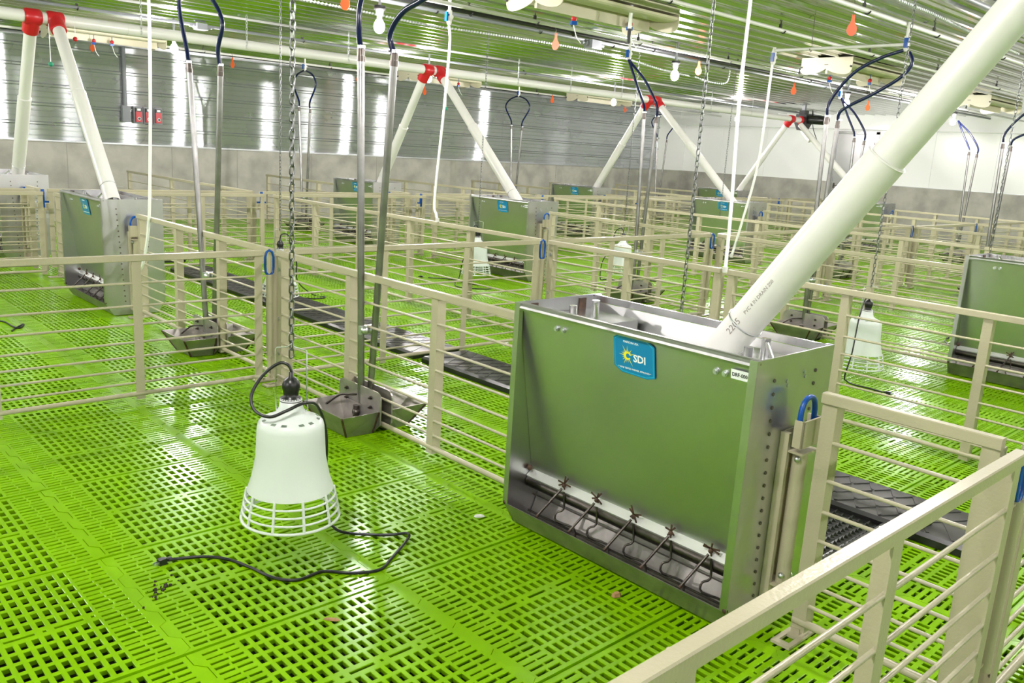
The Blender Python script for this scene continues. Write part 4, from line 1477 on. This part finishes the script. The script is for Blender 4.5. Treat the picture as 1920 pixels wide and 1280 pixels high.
strung([(3.6, 6.6, 2.53), (4.39, 6.62, 2.52), (4.95, 6.65, 2.51), (5.55, 6.62, 2.52), (6.6, 6.55, 2.53), (7.6, 6.5, 2.51), (8.3, 6.5, 2.46), (8.9, 6.5, 2.44)], 'thin linked actuator chain sagging along the ceiling behind the top bulb')
strung([(5.9, 2.70, 2.56), (6.56, 2.72, 2.56), (7.5, 2.75, 2.54), (8.52, 2.76, 2.52)], 'linked actuator chain in the upper right ceiling corner')
strung([(9.0, 6.5, 2.44), (9.40, 6.55, 2.42), (9.75, 6.55, 2.45), (9.80, 6.55, CZ)], 'short drooping chain right of the central bulb')


# junction boxes
def jbox(x, y, z, s, label):
    t = thing('junction_box', label, 'electrical box', (x, y, z), 0, 'grey ceiling junction boxes')
    part('box_body', MB().box(-s, -s * .8, -s * .55, s, s * .8, s * .55), 'grey_paint', t)
    part('box_cover', MB().box(-s * 1.06, -s * .86, -s * .66, s * 1.06, s * .86, -s * .55), 'zinc', t)
    part('conduit_stub', MB().cyl((-s * 2.2, 0, 0), (s * 2.2, 0, 0), .018, 8).cyl((-s * 1.5, 0, 0), (-s, 0, 0), .028, 8).cyl((s, 0, 0), (s * 1.5, 0, 0), .028, 8), 'grey_paint', t)
    return t


jbox(6.98, 6.38, 2.57, .075, 'grey junction box right of the orange tag, ceiling centre')
jbox(7.20, 2.40, 2.58, .11, 'grey junction box at the upper right corner')
jbox(4.30, 9.95, 2.59, .06, 'grey junction box above the left feed pipe')

# thermostat boxes and conduit on the siding
t = thing('wall_conduit', 'grey conduit dropping down the siding to the red boxes', 'conduit', (4.80, WALL_Y - .02, 0))
part('conduit_tube', MB().cyl((0, -.02, 1.70), (0, -.02, 2.60), .028, 10), 'grey_paint', t)
part('box_body', MB().box(-.06, -.07, 1.50, .06, 0, 1.74), 'grey_paint', t)
for i, (x, lab) in enumerate(((4.985, 'left red control box on the siding wall'), (5.135, 'middle red control box on the siding wall'), (5.285, 'right red control box on the siding wall'))):
    t = thing('control_box', lab, 'control box', (x, WALL_Y - .02, 1.62), 0, 'red control boxes')
    part('back_plate', MB().box(-.07, -.02, -.13, .07, .0, .12), 'grey_paint', t)
    part('red_face', MB().box(-.045, -.06, -.11, .045, -.02, .045), 'red_plastic', t)
    part('top_cap', MB().box(-.045, -.06, .045, .045, -.02, .10), 'black_rubber', t)
    part('white_sticker', MB().box(-.025, -.063, .058, .025, -.06, .09), 'white_print', t)
    part('dial', MB().cyl((0, -.06, -.06), (0, -.066, -.06), .026, 14), 'white_print', t)
    part('dial_knob', MB().cyl((0, -.066, -.06), (0, -.076, -.06), .018, 12), 'black_rubber', t)

# pull strings with round knobs under the tees
for (x, y, z0, z1, lab, m) in [(2.42, 8.86, 2.30, 1.95, 'thin pull string with green knob under the left red tee', 'green_cord'), (7.02, 8.86, 2.28, 1.90, 'thin pull string with green knob under the centre red tees', 'green_cord'), (2.66, 8.93, 2.40, 2.20, 'thin pull string with red knob under the left tees', 'red_plastic')]:
    t = thing('pull_string', lab, 'string', (x, y, z1), 0)
    part('string', MB().cyl((0, 0, 0), (0, 0, z0 - z1), .003, 5), 'white_panel', t)
    part('knob', MB().sphere((0, 0, 0), .022, 10, 6), m, t)

# small white probe hanging from the top centre inlet
t = thing('hanging_probe', 'white probe with black tip hanging from the top centre inlet', 'sensor', (5.42, 4.58, 2.36))
part('probe_body', MB().cyl((0, 0, .06), (0, 0, .24), .016, 10), 'white_panel', t)
part('probe_tip', MB().cyl((0, 0, -.05), (0, 0, .06), .014, 10), 'black_rubber', t)

# ================================================================== FLOOR MATS
def walk_mat(y0, y1, label, badge=None):
    x0, x1 = 3.43, 3.84
    t = thing('tread_mat', label, 'mat', (0, 0, 0), 0, 'black tread covers on the floor')
    mb = MB().prism([(x0, .001), (x1, .001), (x1, .030), (x1 - .02, .042), (x0 + .02, .042), (x0, .030)], y0, y1, 'y')
    part('mat_body', mb, 'black_mat', t)
    tr = MB()
    st = .20
    xc = (x0 + x1) / 2
    hw = (x1 - x0) / 2 - .03
    y = y0 + .05
    while y < y1 - .2:
        for sx in (-1, 1):
            c = Vector((xc, y + .1, .0425))
            d = Vector((sx * hw, .10, 0))
            nrm = Vector((-d.y, d.x, 0)).normalized() * .006
            tr.obox(c, d, nrm, (0, 0, .002))
        y += .098
    o = part('tread_ridges', tr, 'black_mat', t, stuff=True)
    if badge:
        b = part('badge', MB().lathe([(.001, .002), (.030, .002), (.034, 0)], n=20), 'white_print', t, (badge[0], badge[1], .0445))
        b.scale = (.75, 1.35, 1)
        k = part('badge_mark', MB().lathe([(.001, .001), (.012, .001), (.013, 0)], n=12), 'grey_print', b, (0, 0, .0022))
    return t


walk_mat(.99, 2.72, 'black diamond-tread floor cover behind the foreground feeder', (3.64, 1.18))
walk_mat(2.73, 4.48, 'black diamond-tread floor cover left of the foreground feeder')
walk_mat(4.58, 8.80, 'black diamond-tread floor cover running back through middle pens')
walk_mat(9.40, 11.2, 'black diamond-tread floor cover in the back pen row')
t = thing('mesh_tray', 'black bumpy rubber mesh mat behind the foreground feeder', 'mat', (0, 0, 0))
part('tray_frame', MB().box(2.70, 1.27, .001, 3.43, 1.30, .034).box(2.70, 2.24, .001, 3.43, 2.27, .034).box(2.70, 1.27, .001, 2.73, 2.27, .034).box(2.70, 1.27, .001, 3.43, 2.27, .012), 'black_rubber', t)
bumps = MB()
for i in range(22):
    for j in range(26):
        xx = 2.745 + i * .031 + (.0155 if j % 2 else 0)
        yy = 1.315 + j * .0358
        bumps.add([(xx - .013, yy, .012), (xx, yy - .015, .012), (xx + .013, yy, .012), (xx, yy + .015, .012), (xx, yy, .026)], [(0, 1, 4), (1, 2, 4), (2, 3, 4), (3, 0, 4)])
part('rubber_bumps', bumps, 'glossy_rubber', t, stuff=True)
part('tray_rod', MB().cyl((3.30, 1.20, .05), (3.56, 1.17, .05), .013, 8), 'black_rubber', t)

# ================================================================== DEBRIS
def chip(x, y, l, wd, h, rz, mat, name, lab, cat='debris'):
    mb = MB()
    n = 6
    top = [(l * .5 * math.cos(2 * PI * k / n) * R.uniform(.75, 1.1), wd * .5 * math.sin(2 * PI * k / n) * R.uniform(.7, 1.1)) for k in range(n)]
    mb.add([(a, b, 0) for a, b in top] + [(a * .8, b * .8, h * R.uniform(.7, 1.1)) for a, b in top], [tuple(reversed(range(n))), tuple(range(n, 2 * n))] + [(i, (i + 1) % n, (i + 1) % n + n, i + n) for i in range(n)])
    o = put(name, mb.mesh(name, mat), None, (x, y, .0015), (0, 0, rz))
    return tag(o, lab, cat)


chip(1.27, 2.06, .062, .014, .006, -.75, 'wood', 'wood_chip', 'thin brown wood sliver on the green floor, centre foreground')
chip(2.10, 1.62, .048, .030, .014, -.5, 'wood', 'wood_chip', 'brown wood chunk on the floor before the foreground feeder')
chip(2.13, 2.37, .05, .022, .010, -.6, 'grey_fluff', 'lint_tuft', 'grey lint tuft left of the foreground feeder')
chip(4.30, 4.58, .07, .05, .02, .3, 'grey_fluff', 'lint_tuft', 'white lint lump on the floor by the middle gate')
chip(5.66, 5.80, .05, .04, .02, .3, 'grey_fluff', 'lint_tuft', 'white lint lump near the black tread cover')
man = MB()
for k in range(34):
    a, b = R.gauss(0, .05), R.gauss(0, .014)
    s = R.uniform(.0015, .005)
    man.sphere((a, b, .002), s, 5, 3, sx=R.uniform(.8, 1.6), sy=R.uniform(.8, 1.6))
o = put('dirt_crumbs', man.mesh('dirt_crumbs', 'manure'), None, (.935, 2.545, 0), (0, 0, .85))
o['kind'] = 'stuff'
tag(o, 'dark dirt crumbs scattered on the green floor below the plug', 'dirt')
man = MB()
for k in range(26):
    a, b = R.gauss(0, .04), R.gauss(0, .05)
    man.sphere((a, b, .002), R.uniform(.002, .006), 5, 3)
o = put('dirt_crumbs', man.mesh('dirt_crumbs', 'manure'), None, (.42, 3.72, 0))
o['kind'] = 'stuff'
tag(o, 'dark dirt crumbs on the floor at left edge', 'dirt')
# loose cord end seen at the left edge
t = thing('loose_cord', 'black loose cord loop on the floor at left edge', 'cord', (1.42, 6.85, 0))
part('cord', MB().tube(smooth_path([(-.25, .35, .006), (.0, .12, .006), (.06, .05, .006), (.07, -.12, .006), (.10, -.2, .006), (.15, -.08, .006), (.07, -.20, .006), (.03, -.28, .006)], 6), .006, 6), 'black_rubber', t)
